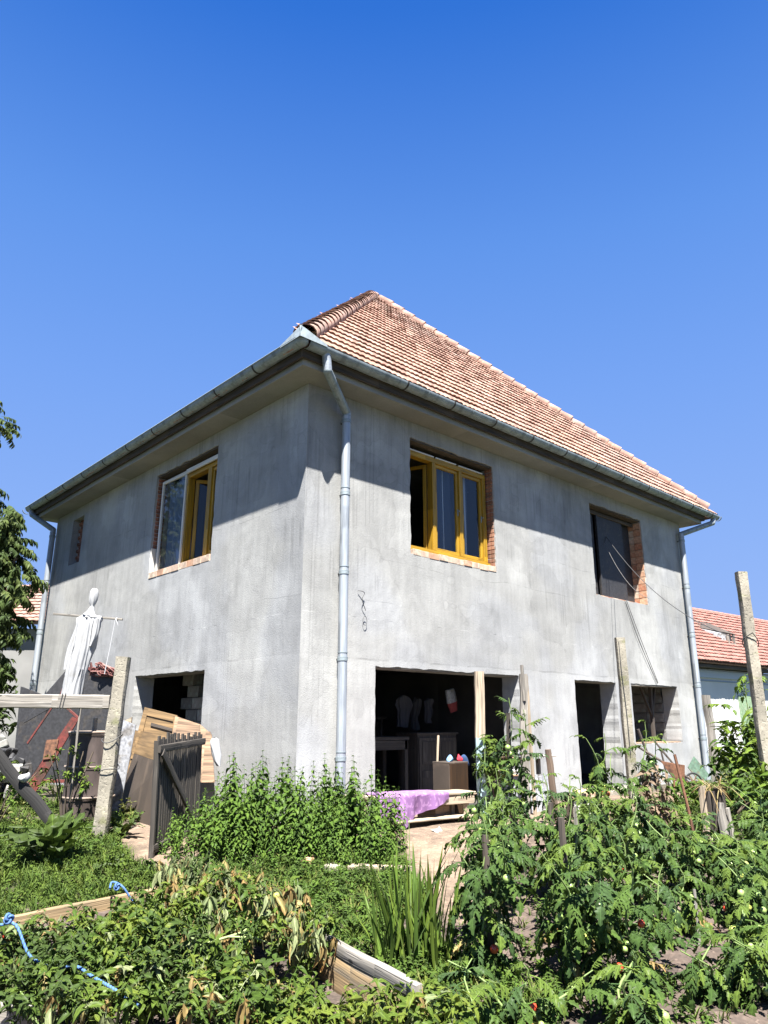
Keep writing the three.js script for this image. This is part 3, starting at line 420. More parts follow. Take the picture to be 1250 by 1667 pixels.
{ // concrete post carrying the rail
  const t = thing('concrete_post', 'short pitted concrete post holding the grey rail beside the open gate', 'post', [-2.03, terr(-2.03, -0.655), -0.655]);
  part('shaft', roughPost(V(0, -0.1, 0), V(0.045, 1.9, 0.04), 0.15, 0.14, V(0.734, 0, 0.679), 0.01, 8), M.concrete, t);
  const loop = (y, s) => { const p = []; for (let i = 0; i <= 14; i++) { const a = (i / 14) * 6.283; p.push(V(0.02 + Math.cos(a) * 0.105, y + s * Math.sin(a * 2) * 0.02 + 0.03 * Math.cos(a), 0.02 + Math.sin(a) * 0.105)); } return tube(p, 0.005, 40, 5); };
  part('wire_tie', loop(1.03, 1), M.wire, t); part('wire_tie', loop(0.72, -1), M.wire, t);
}
{
  const t = thing('wooden_rail', 'long weathered grey board nailed level to the concrete post', 'rail', [-2.05, 1.85, -0.75]);
  part('board', roughPost(V(0.02, 0, 0.0), V(-0.40, 0.005, -0.385), 0.05, 0.15, V(0.679, 0, -0.734), 0.006, 7), M.greyWood, t);
  part('board', roughPost(V(-0.36, 0.004, -0.355), V(-2.3, 0.03, -2.13), 0.05, 0.15, V(0.679, 0, -0.734), 0.006, 7), M.greyWood, t);
  part('wire_tie', [rod(V(-0.375, -0.09, -0.33), V(-0.36, 0.09, -0.31), 0.006), rod(V(-0.40, -0.09, -0.35), V(-0.385, 0.09, -0.33), 0.006)], M.wire, t);
}
{ // scarecrow: white overalls on a cross of sticks
  const t = thing('scarecrow', 'white scarecrow of hung overalls and a stuffed head on crossed sticks', 'scarecrow', [-2.08, terr(-2.08, -1.48), -1.48], -0.7465);
  const g0 = terr(-2.08, -1.48), Y = (zy) => 2.86 - (zy - 530) * 0.00105 - g0, X = (zx) => (zx - 610) * 0.00109;
  part('pole', roughPost(V(0, -0.1, -0.03), V(0.0, Y(300), -0.01), 0.024, 0.024, null, 0.003), M.greyWood, t);
  part('crossbar', roughPost(V(X(185), Y(488), -0.02), V(X(968), Y(552), -0.02), 0.026, 0.026, null, 0.003), M.greyWood, t);
  const bodyS = [[500, 620, 20, 0.02], [535, 620, 118, 0.05], [560, 620, 128, 0.075], [640, 617, 118, 0.085], [760, 608, 108, 0.085], [880, 596, 100, 0.08], [960, 580, 100, 0.08]].map(([y, x, w, z]) => ({ x: X(x), y: Y(y), rx: w * 0.00109, rz: z, z: 0.03 }));
  const more = [[1060, 562, 100, 0.08], [1180, 543, 100, 0.08], [1300, 525, 100, 0.075], [1440, 508, 104, 0.075]].map(([y, x, w, z]) => ({ x: X(x), y: Y(y), rx: w * 0.00109, rz: z, z: 0.03 }));
  part('overalls', loft([...bodyS, ...more], 96, 0.6, 1), M.cloth, t);
  part('sleeve', loft([[560, 520, 22], [680, 505, 30], [800, 480, 40], [890, 455, 42], [1000, 438, 36], [1130, 427, 28]].map(([y, x, w]) => ({ x: X(x), y: Y(y), rx: w * 0.00109, rz: 0.035, z: 0.05 })), 36, 0.5, 3), M.cloth, t);
  part('sleeve', loft([[560, 728, 20], [640, 722, 26], [715, 712, 32], [790, 698, 28], [870, 680, 14]].map(([y, x, w]) => ({ x: X(x), y: Y(y), rx: w * 0.00109, rz: 0.03, z: 0.07 })), 36, 0.5, 5), M.cloth, t);
  part('trouser_leg', loft([[1130, 620, 20], [1200, 600, 34], [1290, 580, 46], [1440, 560, 58]].map(([y, x, w]) => ({ x: X(x), y: Y(y), rx: w * 0.00109, rz: 0.05, z: 0.09 })), 36, 0.5, 7), M.cloth, t);
  part('head', loft([[190, 625, 6], [196, 625, 28], [225, 625, 44], [280, 623, 49], [330, 622, 46], [375, 620, 34], [392, 620, 22], [410, 620, 26], [450, 612, 40], [490, 600, 62], [520, 600, 92], [540, 600, 100]].map(([y, x, w]) => ({ x: X(x), y: Y(y), rx: w * 0.00109, rz: w * 0.0009 + 0.006, z: 0 })), 48, 0.22, 2), M.cloth, t);
  part('collar', loft([[505, 555, 10], [520, 640, 118], [540, 640, 112]].map(([y, x, w]) => ({ x: X(x), y: Y(y), rx: w * 0.00109, rz: 0.06, z: 0.03 })), 40, 0.2, 4), M.cloth, t);
  const s = part('string', [tube([V(X(895), Y(545), 0), V(X(888), Y(700), 0.02), V(X(882), Y(900), 0.05), V(X(872), Y(1180), 0.1)], 0.005, 20, 5), tube([V(X(900), Y(550), 0.01), V(X(925), Y(590), 0.03), V(X(940), Y(630), 0.03)], 0.006, 8, 5), at(new THREE.TorusGeometry(0.02, 0.006, 6, 12), X(905), Y(552), -0.02, 0, 1.4)], M.cloth, t);
}
{ // the open gate
  const A = V(-1.92, 0.40, 0.32), B = V(-0.93, 0.42, -0.56), t = thing('wooden_gate', 'narrow slat garden gate with a diagonal brace, standing open', 'gate', [A.x, A.y, A.z], -Math.atan2(B.z - A.z, B.x - A.x));
  const L = Math.hypot(B.x - A.x, B.z - A.z), n = 22, lean = 0.11; // local x along the gate; the camera is on +z... the rails face it
  for (let i = 0; i < n; i++) { const x = 0.05 + (i / (n - 1)) * (L - 0.08), h = 1.10 + rr(-0.035, 0.03), w = 0.042 + rr(-0.006, 0.006); const b = at(roughen(bx(w, h, 0.02, 0.003), 0.003, 8, i), x + rr(-0.004, 0.004), h / 2 + rr(-0.01, 0.02), -0.02 + rr(-0.004, 0.004), -0.03, 0, rr(-0.008, 0.008)); part('slat', b, M.gateWood, t); }
  part('stile', roughPost(V(0.0, -0.03, 0.01), V(0.0, 1.06, -0.03), 0.05, 0.05, null, 0.004), M.gateWood, t);
  part('rail', roughPost(V(-0.02, 0.98, 0.01), V(L, 1.02, 0.0), 0.075, 0.03, V(0, 1, 0), 0.004), M.gateWood, t); part('rail', roughPost(V(-0.02, 0.06, 0.02), V(L, 0.08, 0.02), 0.075, 0.03, V(0, 1, 0), 0.004), M.gateWood, t);
  part('brace', roughPost(V(0.04, 0.95, 0.018), V(L - 0.14, 0.12, 0.03), 0.08, 0.03, V(0, 1, 0), 0.004), M.gateWood, t);
  const rag = whole('rag', roughen(loft([[0.09, 0.02], [0.06, 0.07], [0.0, 0.085], [-0.09, 0.075], [-0.17, 0.055], [-0.22, 0.02]].map(([y, w], i) => ({ x: 0.012 * i, y, z: 0.01 * i, rx: w * 0.8, rz: 0.03 })), 20, 0.22, 3), 0.02, 14), M.cloth, 'white rag hung over the top corner of the slat gate', 'rag'); rag.position.set(-0.84, 1.37, -0.52);
}
{ // big brown fibreboard leaning among the junk
  const t = thing('fibreboard_panel', 'large dull brown fibreboard panel with a tan upper strip, stood on edge', 'panel');
  const q = (u, v) => { const bl = V(-0.93, 0.40, -3.05), br = V(-1.16, 0.38, -1.26), tl = V(-0.72, 1.52, -2.94), tr = V(-1.02, 1.47, -1.18); return bl.lerp(br, u).lerp(tl.lerp(tr, u), v); };
  part('lower_panel', quadSlab(q(0, 0), q(1, 0), q(1, 0.70), q(0, 0.74), 0.02), M.hardboard, t);
  part('upper_panel', quadSlab(q(0, 0.742), q(1, 0.702), q(1, 1), q(0, 1), 0.02), M.honeyWood, t);
  part('batten', quadSlab(q(0.44, 0.02), q(0.45, 0.02), q(0.45, 0.69), q(0.44, 0.69), 0.03), M.hardboard, t);
}
{ // old furniture behind it
  const t = thing('wardrobe_door', 'honey coloured wooden wardrobe door tilted in the low opening', 'door');
  const a = V(-0.86, 1.15, -2.66), b = V(-0.36, 1.05, -2.22), c = V(-0.41, 1.72, -2.28), d = V(-0.76, 1.83, -2.58), m = (u, v) => a.clone().lerp(b, u).lerp(d.clone().lerp(c, u), v);
  const back = V(0.02, 0, -0.022);
  part('panel', quadSlab(m(0, -0.9), m(1, -0.9), m(1, 1), m(0, 1), 0.02), M.honeyWood, t);
  for (const [u0, v0, u1, v1] of [[0, 0, 0.12, 1], [0.88, 0, 1, 1], [0.12, 0.86, 0.88, 1]]) part('stile', quadSlab(m(u0, v0), m(u1, v0), m(u1, v1), m(u0, v1), 0.045), M.honeyWood, t);
  part('handle_slot', quadSlab(m(0.28, 0.68), m(0.86, 0.66), m(0.86, 0.72), m(0.28, 0.74), 0.05), M.darkWood, t);
  const s = thing('bed_headboard', 'pinkish bare wood headboard lying beside the honey coloured door', 'headboard');
  part('panel', quadSlab(V(-0.55, 0.9, -2.2), V(-0.2, 0.85, -1.85), V(-0.2, 1.60, -2.0), V(-0.44, 1.71, -2.27), 0.05), M.pinkWood, s);
  part('panel', quadSlab(V(-0.2, 0.85, -1.85), V(-0.06, 0.85, -1.75), V(-0.08, 1.47, -1.88), V(-0.2, 1.60, -2.0), 0.05), M.pinkWood, s);
  part('edge_strip', quadSlab(V(-0.10, 1.25, -1.88), V(-0.06, 1.25, -1.85), V(-0.08, 1.5, -1.92), V(-0.12, 1.5, -1.95), 0.06), M.rust, s);
  const r = thing('pale_board', 'short pale board propped left of the honey coloured door', 'board'); part('board', quadSlab(V(-1.02, 0.9, -2.75), V(-0.9, 0.9, -2.65), V(-0.88, 1.70, -2.7), V(-0.98, 1.62, -2.8), 0.04), M.paleWood, r);
}
{
  const t = thing('sheet_metal', 'narrow pale grey metal sheet leaning behind the concrete post', 'metal sheet');
  const g = quadSlab(V(-1.30, 0.42, -2.36), V(-1.15, 0.42, -2.25), V(-1.06, 1.60, -2.17), V(-1.21, 1.67, -2.31), 0.006); part('sheet', g, M.greySheet, t); part('folded_edge', rod(V(-1.15, 0.42, -2.25), V(-1.06, 1.60, -2.17), 0.012), M.greySheet, t);
  const b = thing('prop_stone', 'rough grey stone block at the jamb of the low opening', 'stone'); part('stone', roughen(at(bx(0.25, 1.0, 0.2, 0.02), -0.12, 0.95, -4.55), 0.06, 3), M.concrete, b);
}
{ // oil drum
  const t = thing('oil_drum', 'rusty dented oil drum behind the concrete post', 'drum', [-1.66, 0.43, -2.0]);
  const R = 0.29, pr = [[0, 0.03], [R - 0.02, 0.03], [R + 0.012, 0], [R + 0.012, 0.025], [R, 0.04]]; for (const y of [0.33, 0.68]) pr.push([R, y - 0.03], [R + 0.02, y], [R, y + 0.03]); pr.push([R, 1.04], [R + 0.014, 1.055], [R + 0.014, 1.08], [R - 0.01, 1.08], [R - 0.02, 1.03], [R - 0.03, 0.7], [0, 0.7]);
  part('body', roughen(new THREE.LatheGeometry(pr.map(([x, y]) => new THREE.Vector2(x, y)), 40), 0.012, 4), M.barrel, t);
  for (const y of [0.33, 0.68]) part('hoop', at(new THREE.TorusGeometry(R + 0.012, 0.014, 8, 40), 0, y, 0, Math.PI / 2), M.hoop, t);
  part('rim', at(new THREE.TorusGeometry(R + 0.008, 0.016, 8, 40), 0, 1.08, 0, Math.PI / 2), M.hoop, t);
  const s = thing('drum_stake', 'short pale wooden stake standing up out of the oil drum', 'stake', [-1.72, 1.13, -1.9]); part('stake', roughPost(V(0, 0, 0), V(0.0, 0.55, 0.02), 0.05, 0.05, null, 0.004), M.paleWood, s);
}
function framedPanel(t, p, inset, w, frameMat, panelMat) {
  const cen = p.reduce((a, b) => a.clone().add(b)).multiplyScalar(1 / p.length), q = p.map((v) => v.clone().lerp(cen, inset)); part('panel', quadSlab(...q, 0.015), panelMat, t);
  for (let i = 0; i < 4; i++) part('frame', bar(q[i], q[(i + 1) % 4], w, w), frameMat, t);
}
{
  const t = thing('red_framed_panel', 'dark panel in a rusty red iron frame leaning at the drum', 'panel');
  const Q = [V(-2.045, 1.354, -3.27), V(-1.80, 1.93, -3.05), V(-1.635, 1.69, -2.90), V(-1.945, 0.98, -3.18)];
  part('panel', quadSlab(...Q, 0.015), M.darkSheet, t);
  part('red_band', quadSlab(V(-1.635, 1.70, -2.895), V(-1.565, 1.67, -2.835), V(-1.905, 0.735, -3.145), V(-1.985, 0.87, -3.215), 0.03), M.redPaint, t);
  part('frame', bar(Q[1], V(-1.565, 1.675, -2.835), 0.03, 0.03), M.redPaint, t); part('frame', bar(Q[0], Q[1], 0.025, 0.03), M.redPaint, t);
  part('patch', quadSlab(V(-1.87, 1.4, -3.08), V(-1.75, 1.41, -2.97), V(-1.765, 1.17, -2.985), V(-1.88, 1.15, -3.09), 0.02), M.rust, t);
  const v = thing('red_edged_sheet', 'black sheet with red edges standing behind the scarecrow', 'sheet');
  framedPanel(v, [V(-1.2, 0.7, -5.7), V(-0.22, 0.7, -4.8), V(-0.26, 2.36, -4.84), V(-0.82, 2.58, -5.35)], 0.0, 0.05, M.redPaint, M.darkSheet);
  part('side_panel', quadSlab(V(-1.35, 1.6, -5.8), V(-0.85, 2.0, -5.38), V(-0.84, 2.56, -5.38), V(-1.1, 2.1, -5.62), 0.03), M.darkSheet, v);
  const pts = []; for (let i = 0; i < 90; i++) { const w = rr(0, 1), h = rr(0, 1 - w * 0.7); pts.push(V(-0.62 + w * 0.40, 2.38 + h * 0.26 - w * 0.02, -5.10 + w * 0.3 + rr(-0.12, 0.12))); }
  const net = []; for (let k = 0; k < 9; k++) net.push(tube(pts.slice(k * 10, k * 10 + 10), 0.013, 70, 5));
  whole('red_netting', net, std({ map: rustTex([96, 56, 52], [136, 104, 98], 0.5), roughness: 0.9 }), 'tangled heap of faded red netting above the black sheet', 'netting').userData.kind = 'stuff';
  const w = thing('grey_slab', 'dark grey slab leaning at the house wall under the rail', 'slab'); part('slab', quadSlab(V(-1.2, 0.6, -6.45), V(-0.85, 0.6, -6.1), V(-0.9, 2.05, -6.15), V(-1.25, 2.22, -6.5), 0.06), M.darkSheet, w);
}
{
  const t = thing('dark_beam', 'dark weathered beam sloping down through the weeds', 'beam'); part('beam', roughPost(V(-3.5, 1.98, -1.7), V(-2.46, 0.60, -0.72), 0.105, 0.10, null, 0.014, 7), M.blackWood, t);
  const s = whole('plastic_scrap', roughen(at(new THREE.SphereGeometry(0.055, 12, 8), 0, 0, 0), 0.03, 18), M.cloth, 'small white plastic scrap caught on the dark sloping beam', 'scrap'); s.position.set(-2.77, 1.08, -0.93); s.scale.set(1, 0.8, 0.7);
}
{ // broken concrete heap at the very edge
  const t = thing('rubble_heap', 'heap of broken pale concrete and dark rags behind the rail', 'rubble');
  for (let i = 0; i < 80; i++) { const a = rr(0, 1), o = part('chunk', roughen(bx(rr(0.08, 0.26), rr(0.06, 0.18), rr(0.08, 0.24), 0.02), 0.05, 7, i), i % 4 ? M.darkSheet : BLOCK[i % 3], t); o.position.set(-2.35 + a * 0.7 + rr(-0.15, 0.15), 0.5 + rr(0, 1.05) * (1 - a * 0.35), -5.4 + a * 0.8 + rr(-0.25, 0.25)); o.rotation.set(rr(0, 3), rr(0, 3), rr(0, 3)); }
}
// ------------------------------------------------------------------ yard, before the right wall
{
  const t = thing('bench', 'low plank bench with a shelf, before the wide opening', 'bench', [0, 0.42, 0]);
  part('seat', roughPost(V(0.15, 0.40, 0.74), V(2.22, 0.34, 0.74), 0.05, 0.36, V(0, 1, 0), 0.005), M.paleWood, t);
  part('shelf', roughPost(V(0.3, 0.12, 0.86), V(2.1, 0.08, 0.86), 0.03, 0.26, V(0, 1, 0), 0.005), M.paleWood, t);
  part('front_rail', roughPost(V(1.2, 0.30, 0.90), V(2.18, 0.27, 0.90), 0.10, 0.025, V(0, 1, 0), 0.004), M.paleWood, t);
  for (const [x, z, h] of [[0.35, 0.86, 0.37], [2.06, 0.86, 0.32], [0.35, 0.62, 0.37], [2.06, 0.62, 0.32], [1.75, 0.72, 0.32]]) part('leg', roughPost(V(x, -0.06, z), V(x, h, z), 0.07, 0.06, null, 0.004), M.paleWood, t);
  // cloth over it
  const nx = 40, ny = 26, pos = [], idx = [], uv = []; for (let j = 0; j <= ny; j++) for (let i = 0; i <= nx; i++) { const u = i / nx, v = j / ny, x = 0.45 + u * 1.22, dropLen = 0.42 - 0.30 * Math.max(0, u - 0.3) / 0.7 - 0.05 + 0.02 * Math.sin(u * 9), s = v * (0.36 + dropLen), over = s - 0.36; let z = 0.56 + Math.min(s, 0.36), y = 0.42 + 0.405 - 0.03 * (x - 0.15) + 0.026; if (over > 0) { y -= over; z = 0.94 + (0.028 * Math.sin(u * 19 + 1.2 * Math.sin(u * 5)) + 0.014 * Math.sin(u * 43)) * Math.min(1, over * 5) + 0.08 * over * Math.sin(u * 7); } pos.push(x + (over > 0 ? over * 0.06 : 0), y + 0.006 * fbm(u * 9, v * 9, 2), z); uv.push(x, s); }
  for (let j = 0; j < ny; j++) for (let i = 0; i < nx; i++) { const a = j * (nx + 1) + i; idx.push(a, a + nx + 1, a + 1, a + 1, a + nx + 1, a + nx + 2); }
  const g = new THREE.BufferGeometry(); g.setAttribute('position', new THREE.BufferAttribute(new Float32Array(pos), 3)); g.setAttribute('uv', new THREE.BufferAttribute(new Float32Array(uv), 2)); g.setIndex(idx); g.computeVertexNormals();
  whole('purple_cloth', g, std({ map: tex(128, 128, 0.3, 0.3, (x, y) => { const w = Math.sin(x * 420) * Math.sin(y * 420), p = sm(0.6, 0.66, fbm(x * 30, y * 30, 2)), f = 0.92 + 0.06 * w + 0.08 * p; return [134 * f + 14 * p, 96 * f + 16 * p, 144 * f + 10 * p]; }), roughness: 0.95, side: THREE.DoubleSide }), 'purple cloth draped over the low plank bench', 'cloth');
}
{
  const t = thing('wooden_post', 'pale wooden prop with a light blue painted foot before the wide opening', 'post', [2.34, 0.42, 0.9]);
  part('shaft', roughPost(V(0.012, 1.02, 0), V(0.03, 1.88, 0), 0.135, 0.09, V(0.734, 0, 0.679), 0.008), M.paleWood, t); part('painted_foot', roughPost(V(0, -0.1, 0), V(0.012, 1.025, 0), 0.132, 0.088, V(0.734, 0, 0.679), 0.006), M.bluePaint, t);
  const u = thing('wooden_post', 'grey split wooden post at the edge of the wide opening behind a tomato', 'post', [2.86, 0.42, 1.2]); part('shaft', roughPost(V(0, -0.1, 0), V(0.10, 1.86, 0), 0.11, 0.08, V(0.734, 0, 0.679), 0.012), M.greyWood, u); part('splinter', roughPost(V(0.05, 1.5, 0.03), V(0.045, 1.98, 0.02), 0.035, 0.04, null, 0.005), M.greyWood, u);
  const v = thing('thin_stake', 'thin whitish stake beside the grey split post', 'stake', [3.12, 0.42, 1.15]); part('shaft', roughPost(V(0.02, -0.1, 0), V(-0.03, 1.84, 0), 0.045, 0.04, null, 0.005), M.paleWood, v);
  const w = thing('short_stake', 'short leaning brown stake among the tomatoes before the grey wall', 'stake', [2.42, 0.35, 2.0]); part('shaft', roughPost(V(0, -0.1, 0), V(-0.055, 0.97, -0.04), 0.065, 0.06, null, 0.01), M.darkWood.clone(), w); w.children[0].material.color.setRGB(1.9, 1.7, 1.5);
}
{
  const t = thing('board_stack', 'stack of white painted boards on a low frame between the posts', 'boards');
  for (const [x0, y0, x1, y1, z, h, m] of [[2.5, 1.235, 3.98, 1.165, 0.86, 0.03, M.whitePaint], [2.52, 1.19, 3.3, 1.15, 0.88, 0.035, M.pinkWood], [2.5, 1.15, 2.98, 1.12, 0.92, 0.03, M.pinkWood], [2.48, 1.03, 3.0, 1.0, 0.9, 0.05, M.whitePaint], [2.5, 0.975, 2.98, 0.945, 0.91, 0.03, M.pinkWood]]) part('board', roughPost(V(x0, y0, z), V(x1, y1, z), h, 0.22, V(0, 1, 0), 0.004), m, t);
  for (const x of [2.62, 3.75]) part('leg', roughPost(V(x, 0.4, 0.8), V(x, 1.13, 0.8), 0.06, 0.06, null, 0.004), M.greyWood, t);
  const s = thing('corrugated_sheet', 'bluish grey corrugated sheet standing under the white boards', 'sheet');
  const g = new THREE.PlaneGeometry(1.25, 0.55, 60, 1), p = g.attributes.position; for (let i = 0; i < p.count; i++) p.setZ(i, 0.012 * Math.sin(p.getX(i) * 70)); g.computeVertexNormals(); part('sheet', at(g, 3.12, 0.66, 0.98, -0.12), M.greySheet, s);
}
{
  const t = thing('wooden_box', 'brown wooden box behind the bench just inside the wide opening', 'box', [2.34, 0.42, 0.36]);
  part('side', at(bx(0.36, 0.68, 0.02), 0, 0.34, 0.15), M.honeyWood.clone(), t); t.children[0].material.color.setRGB(0.15, 0.12, 0.10); part('side', at(bx(0.02, 0.68, 0.3), -0.18, 0.34, 0), M.hardboard, t); part('side', at(bx(0.02, 0.68, 0.3), 0.18, 0.34, 0), M.hardboard, t); part('lid', at(bx(0.38, 0.02, 0.32), 0, 0.69, 0), M.hardboard, t);
  const mk = (name, c, label, x, y, z, s) => { const o = whole(name, roughen(new THREE.SphereGeometry(s, 18, 12), s * 1.1, 11, x * 10), std({ color: c, roughness: 0.95 }), label, 'cloth'); o.position.set(x, y, z); o.scale.y = 0.75; };
  mk('red_cloth', lin(0.5, 0.03, 0.05), 'crumpled red cloth on top of the brown box', 2.50, 1.15, 0.36, 0.062); mk('blue_cloth', lin(0.16, 0.3, 0.5), 'crumpled light blue cloth beside the red one', 2.37, 1.14, 0.34, 0.058); mk('navy_cloth', lin(0.02, 0.05, 0.12), 'dark blue cloth hanging off the box behind the pale prop', 2.66, 1.12, 0.36, 0.08);
}
{ // inside the wide opening
  const t = thing('old_cabinet', 'old grey wooden cabinet standing in the dark room', 'cabinet', [3.62, 0.44, -1.3]);
  part('body', at(bx(0.92, 1.0, 0.45), 0, 0.5, 0), M.darkWood, t); part('top', at(bx(0.98, 0.03, 0.5), 0, 1.015, 0), M.darkWood, t); for (const x of [-0.23, 0.23]) part('door', [at(bx(0.42, 0.9, 0.02), x, 0.5, 0.235), at(bx(0.3, 0.35, 0.012), x, 0.72, 0.25), at(bx(0.3, 0.35, 0.012), x, 0.28, 0.25)], M.darkWood, t);
  const u = thing('work_table', 'rough table left of the cabinet in the dark room', 'table', [2.45, 0.44, -1.4]); part('tabletop', at(bx(1.1, 0.05, 0.6), 0, 0.95, 0), M.darkWood, u); part('apron', at(bx(1.05, 0.14, 0.03), 0, 0.85, 0.27), M.darkWood, u); for (const x of [-0.5, 0.5]) for (const z of [-0.25, 0.25]) part('leg', at(bx(0.07, 0.92, 0.07), x, 0.46, z), M.darkWood, u);
  const names = ['pale grey garment hanging above the work table', 'dark grey garment hanging beside the pale one', 'grey garment hanging over the cabinet'];
  [[3.2, 1.82, 0.16, 0.5], [3.5, 1.78, 0.13, 0.5], [3.8, 1.84, 0.12, 0.4]].forEach(([x, y, w, h], i) => { const o = whole('hanging_garment', roughen(loft([0, 0.06, 0.14, 0.3, 0.5, 0.7, 0.86, 1].map((k) => ({ x: 0.03 * Math.sin(k * 4 + i), y: h * (0.5 - k), z: 0, rx: w * (k < 0.1 ? 0.2 + 4 * k : 0.75 + 0.18 * Math.sin(k * 5 + i)), rz: 0.05 })), 36, 0.3, i + 1), 0.05, 8, i), i === 1 ? M.dark : std({ color: lin(0.04, 0.04, 0.046), side: THREE.DoubleSide }), names[i], 'garment'); o.position.set(x, y, -1.45); });
  const b = thing('hanging_bag', 'white bag with a red lower half hanging in the dark room', 'bag', [4.12, 2.02, -1.2], 0, undefined); b.rotation.z = 0.25; part('upper', loft([0, 0.3, 0.6, 1].map((k) => ({ x: 0, y: 0.16 - 0.22 * k, rx: 0.10 + 0.02 * k, rz: 0.06 })), 24, 0.08, 1), M.greySheet, b); part('lower', loft([0, 0.5, 1].map((k) => ({ x: 0, y: -0.06 - 0.16 * k, rx: 0.12 - 0.03 * k, rz: 0.06 - 0.03 * k })), 24, 0.1, 2), std({ color: lin(0.2, 0.03, 0.03), side: THREE.DoubleSide }), b);
  const st = whole('leaning_stick', roughPost(V(2.35, 0.42, 0.05), V(2.6, 1.45, -0.1), 0.025, 0.025, null, 0.004), M.paleWood, 'thin stick leaning in the wide opening by the brown box', 'stick');
  const sh = thing('wall_shelf', 'dim plank shelf on the back wall of the dark room', 'shelf', [2.6, 1.7, -2.2]); part('plank', at(bx(1.6, 0.04, 0.3), 0, 0, 0), M.darkWood, sh); for (const x of [-0.7, 0.7]) part('bracket', at(bx(0.04, 0.3, 0.25), x, -0.17, 0), M.darkWood, sh);
}
{ // dark heap of stones in the doorway
  const t = thing('stone_heap', 'heap of dark stones piled inside the doorway', 'stones'); for (let i = 0; i < 40; i++) { const o = part('stone', roughen(new THREE.IcosahedronGeometry(rr(0.09, 0.19), 1), 0.05, 7, i), BLOCK[i % 3], t); const h = rr(0, 1); o.position.set(6.2 + rr(0, 1.15), 0.5 + h * 1.0, -0.75 - h * 0.5 - rr(0, 0.4)); o.rotation.set(rr(0, 3), rr(0, 3), 0); }
  const s = thing('door_step', 'flat worn stone step at the doorway', 'step', [6.6, 0.42, 0.25]); part('step', roughen(at(bx(1.5, 0.14, 0.45, 0.02), 0, 0.04, 0), 0.012, 4), M.concrete, s);
}
{
  const t = thing('concrete_post', 'square concrete post before the wall between doorway and low window', 'post', [3.93, 0.42, 2.17]); part('shaft', roughPost(V(0, -0.1, 0), V(-0.005, 2.36, 0), 0.13, 0.12, V(0.734, 0, 0.679), 0.008, 8), M.concrete, t); part('wire', tube([V(-0.075, 2.3, 0.02), V(-0.085, 1.9, 0.03), V(-0.065, 1.4, 0.04), V(-0.07, 0.8, 0.05)], 0.004, 24, 5), M.wire, t);
  const u = thing('concrete_post', 'tall concrete post rising above the far roof at the edge', 'post', [4.0, 0.42, 3.88]); part('shaft', roughPost(V(0, -0.1, 0), V(0.005, 3.05, 0), 0.128, 0.12, V(0.734, 0, 0.679), 0.008, 8), M.concrete, u); part('wire_tie', tube([V(-0.075, 2.28, 0.07), V(0, 2.2, 0.09), V(0.08, 2.12, 0.05), V(0.06, 2.1, -0.07), V(-0.07, 2.2, -0.06), V(-0.075, 2.28, 0.07)], 0.006, 30, 5), M.wire, u);
  const v = thing('old_post', 'weathered round topped post at the far corner of the house', 'post', [7.04, 0.42, 1.92]); part('shaft', roughPost(V(0, -0.1, 0), V(0, 1.66, 0), 0.12, 0.11, null, 0.02, 6), M.greyWood, v);
  const w = thing('rusty_rod', 'thin rusty iron rod stuck in the ground near the old cart', 'rod', [2.84, 0.4, 3.48]); part('rod', tube([V(0, -0.1, 0), V(-0.03, 0.3, -0.04), V(-0.10, 0.9, -0.1)], 0.017, 12, 8), M.rust, w);
}
{
  const t = thing('split_stump', 'clump of split grey stubs topped with dry straw', 'stump', [2.25, 0.38, 3.98]);
  for (const [x, z, h, w, m] of [[-0.09, -0.06, 0.66, 0.07, M.paleWood], [-0.02, -0.02, 0.6, 0.11, M.darkWood], [0.07, 0.05, 0.63, 0.10, M.darkWood], [0.0, 0.08, 0.5, 0.08, M.greyWood], [0.12, 0.1, 0.45, 0.06, M.greyWood]]) part('stub', roughPost(V(x, -0.1, z), V(x * 0.8 - 0.03, h, z * 0.9), w, w * 0.9, null, 0.016, 7), m, t);
}
{ // tiled block by the path
  const t = thing('tiled_block', 'low block clad in old white tiles beside the doorway path', 'tiled block', [3.24, 0.36, 1.83], -0.72);
  part('core', at(bx(0.36, 0.34, 0.36), 0, 0.17, 0), M.concrete, t); for (let i = 0; i < 2; i++) for (let j = 0; j < 2; j++) part('tile', at(bx(0.165, 0.155, 0.012, 0.004), -0.085 + i * 0.17, 0.085 + j * 0.16, 0.187), M.whitePaint, t); part('lid', roughen(at(bx(0.44, 0.035, 0.44, 0.01), 0.02, 0.36, 0), 0.01, 6), M.pinkWood, t);
  const s = thing('sandstone_block', 'rough tan stone block behind the white tiled block', 'stone', [3.75, 0.38, 1.6]); part('stone', roughen(at(bx(0.4, 0.34, 0.3, 0.03), 0, 0.2, 0), 0.04, 6), std({ map: clay([188, 164, 128]), roughness: 0.95 }), s);
}
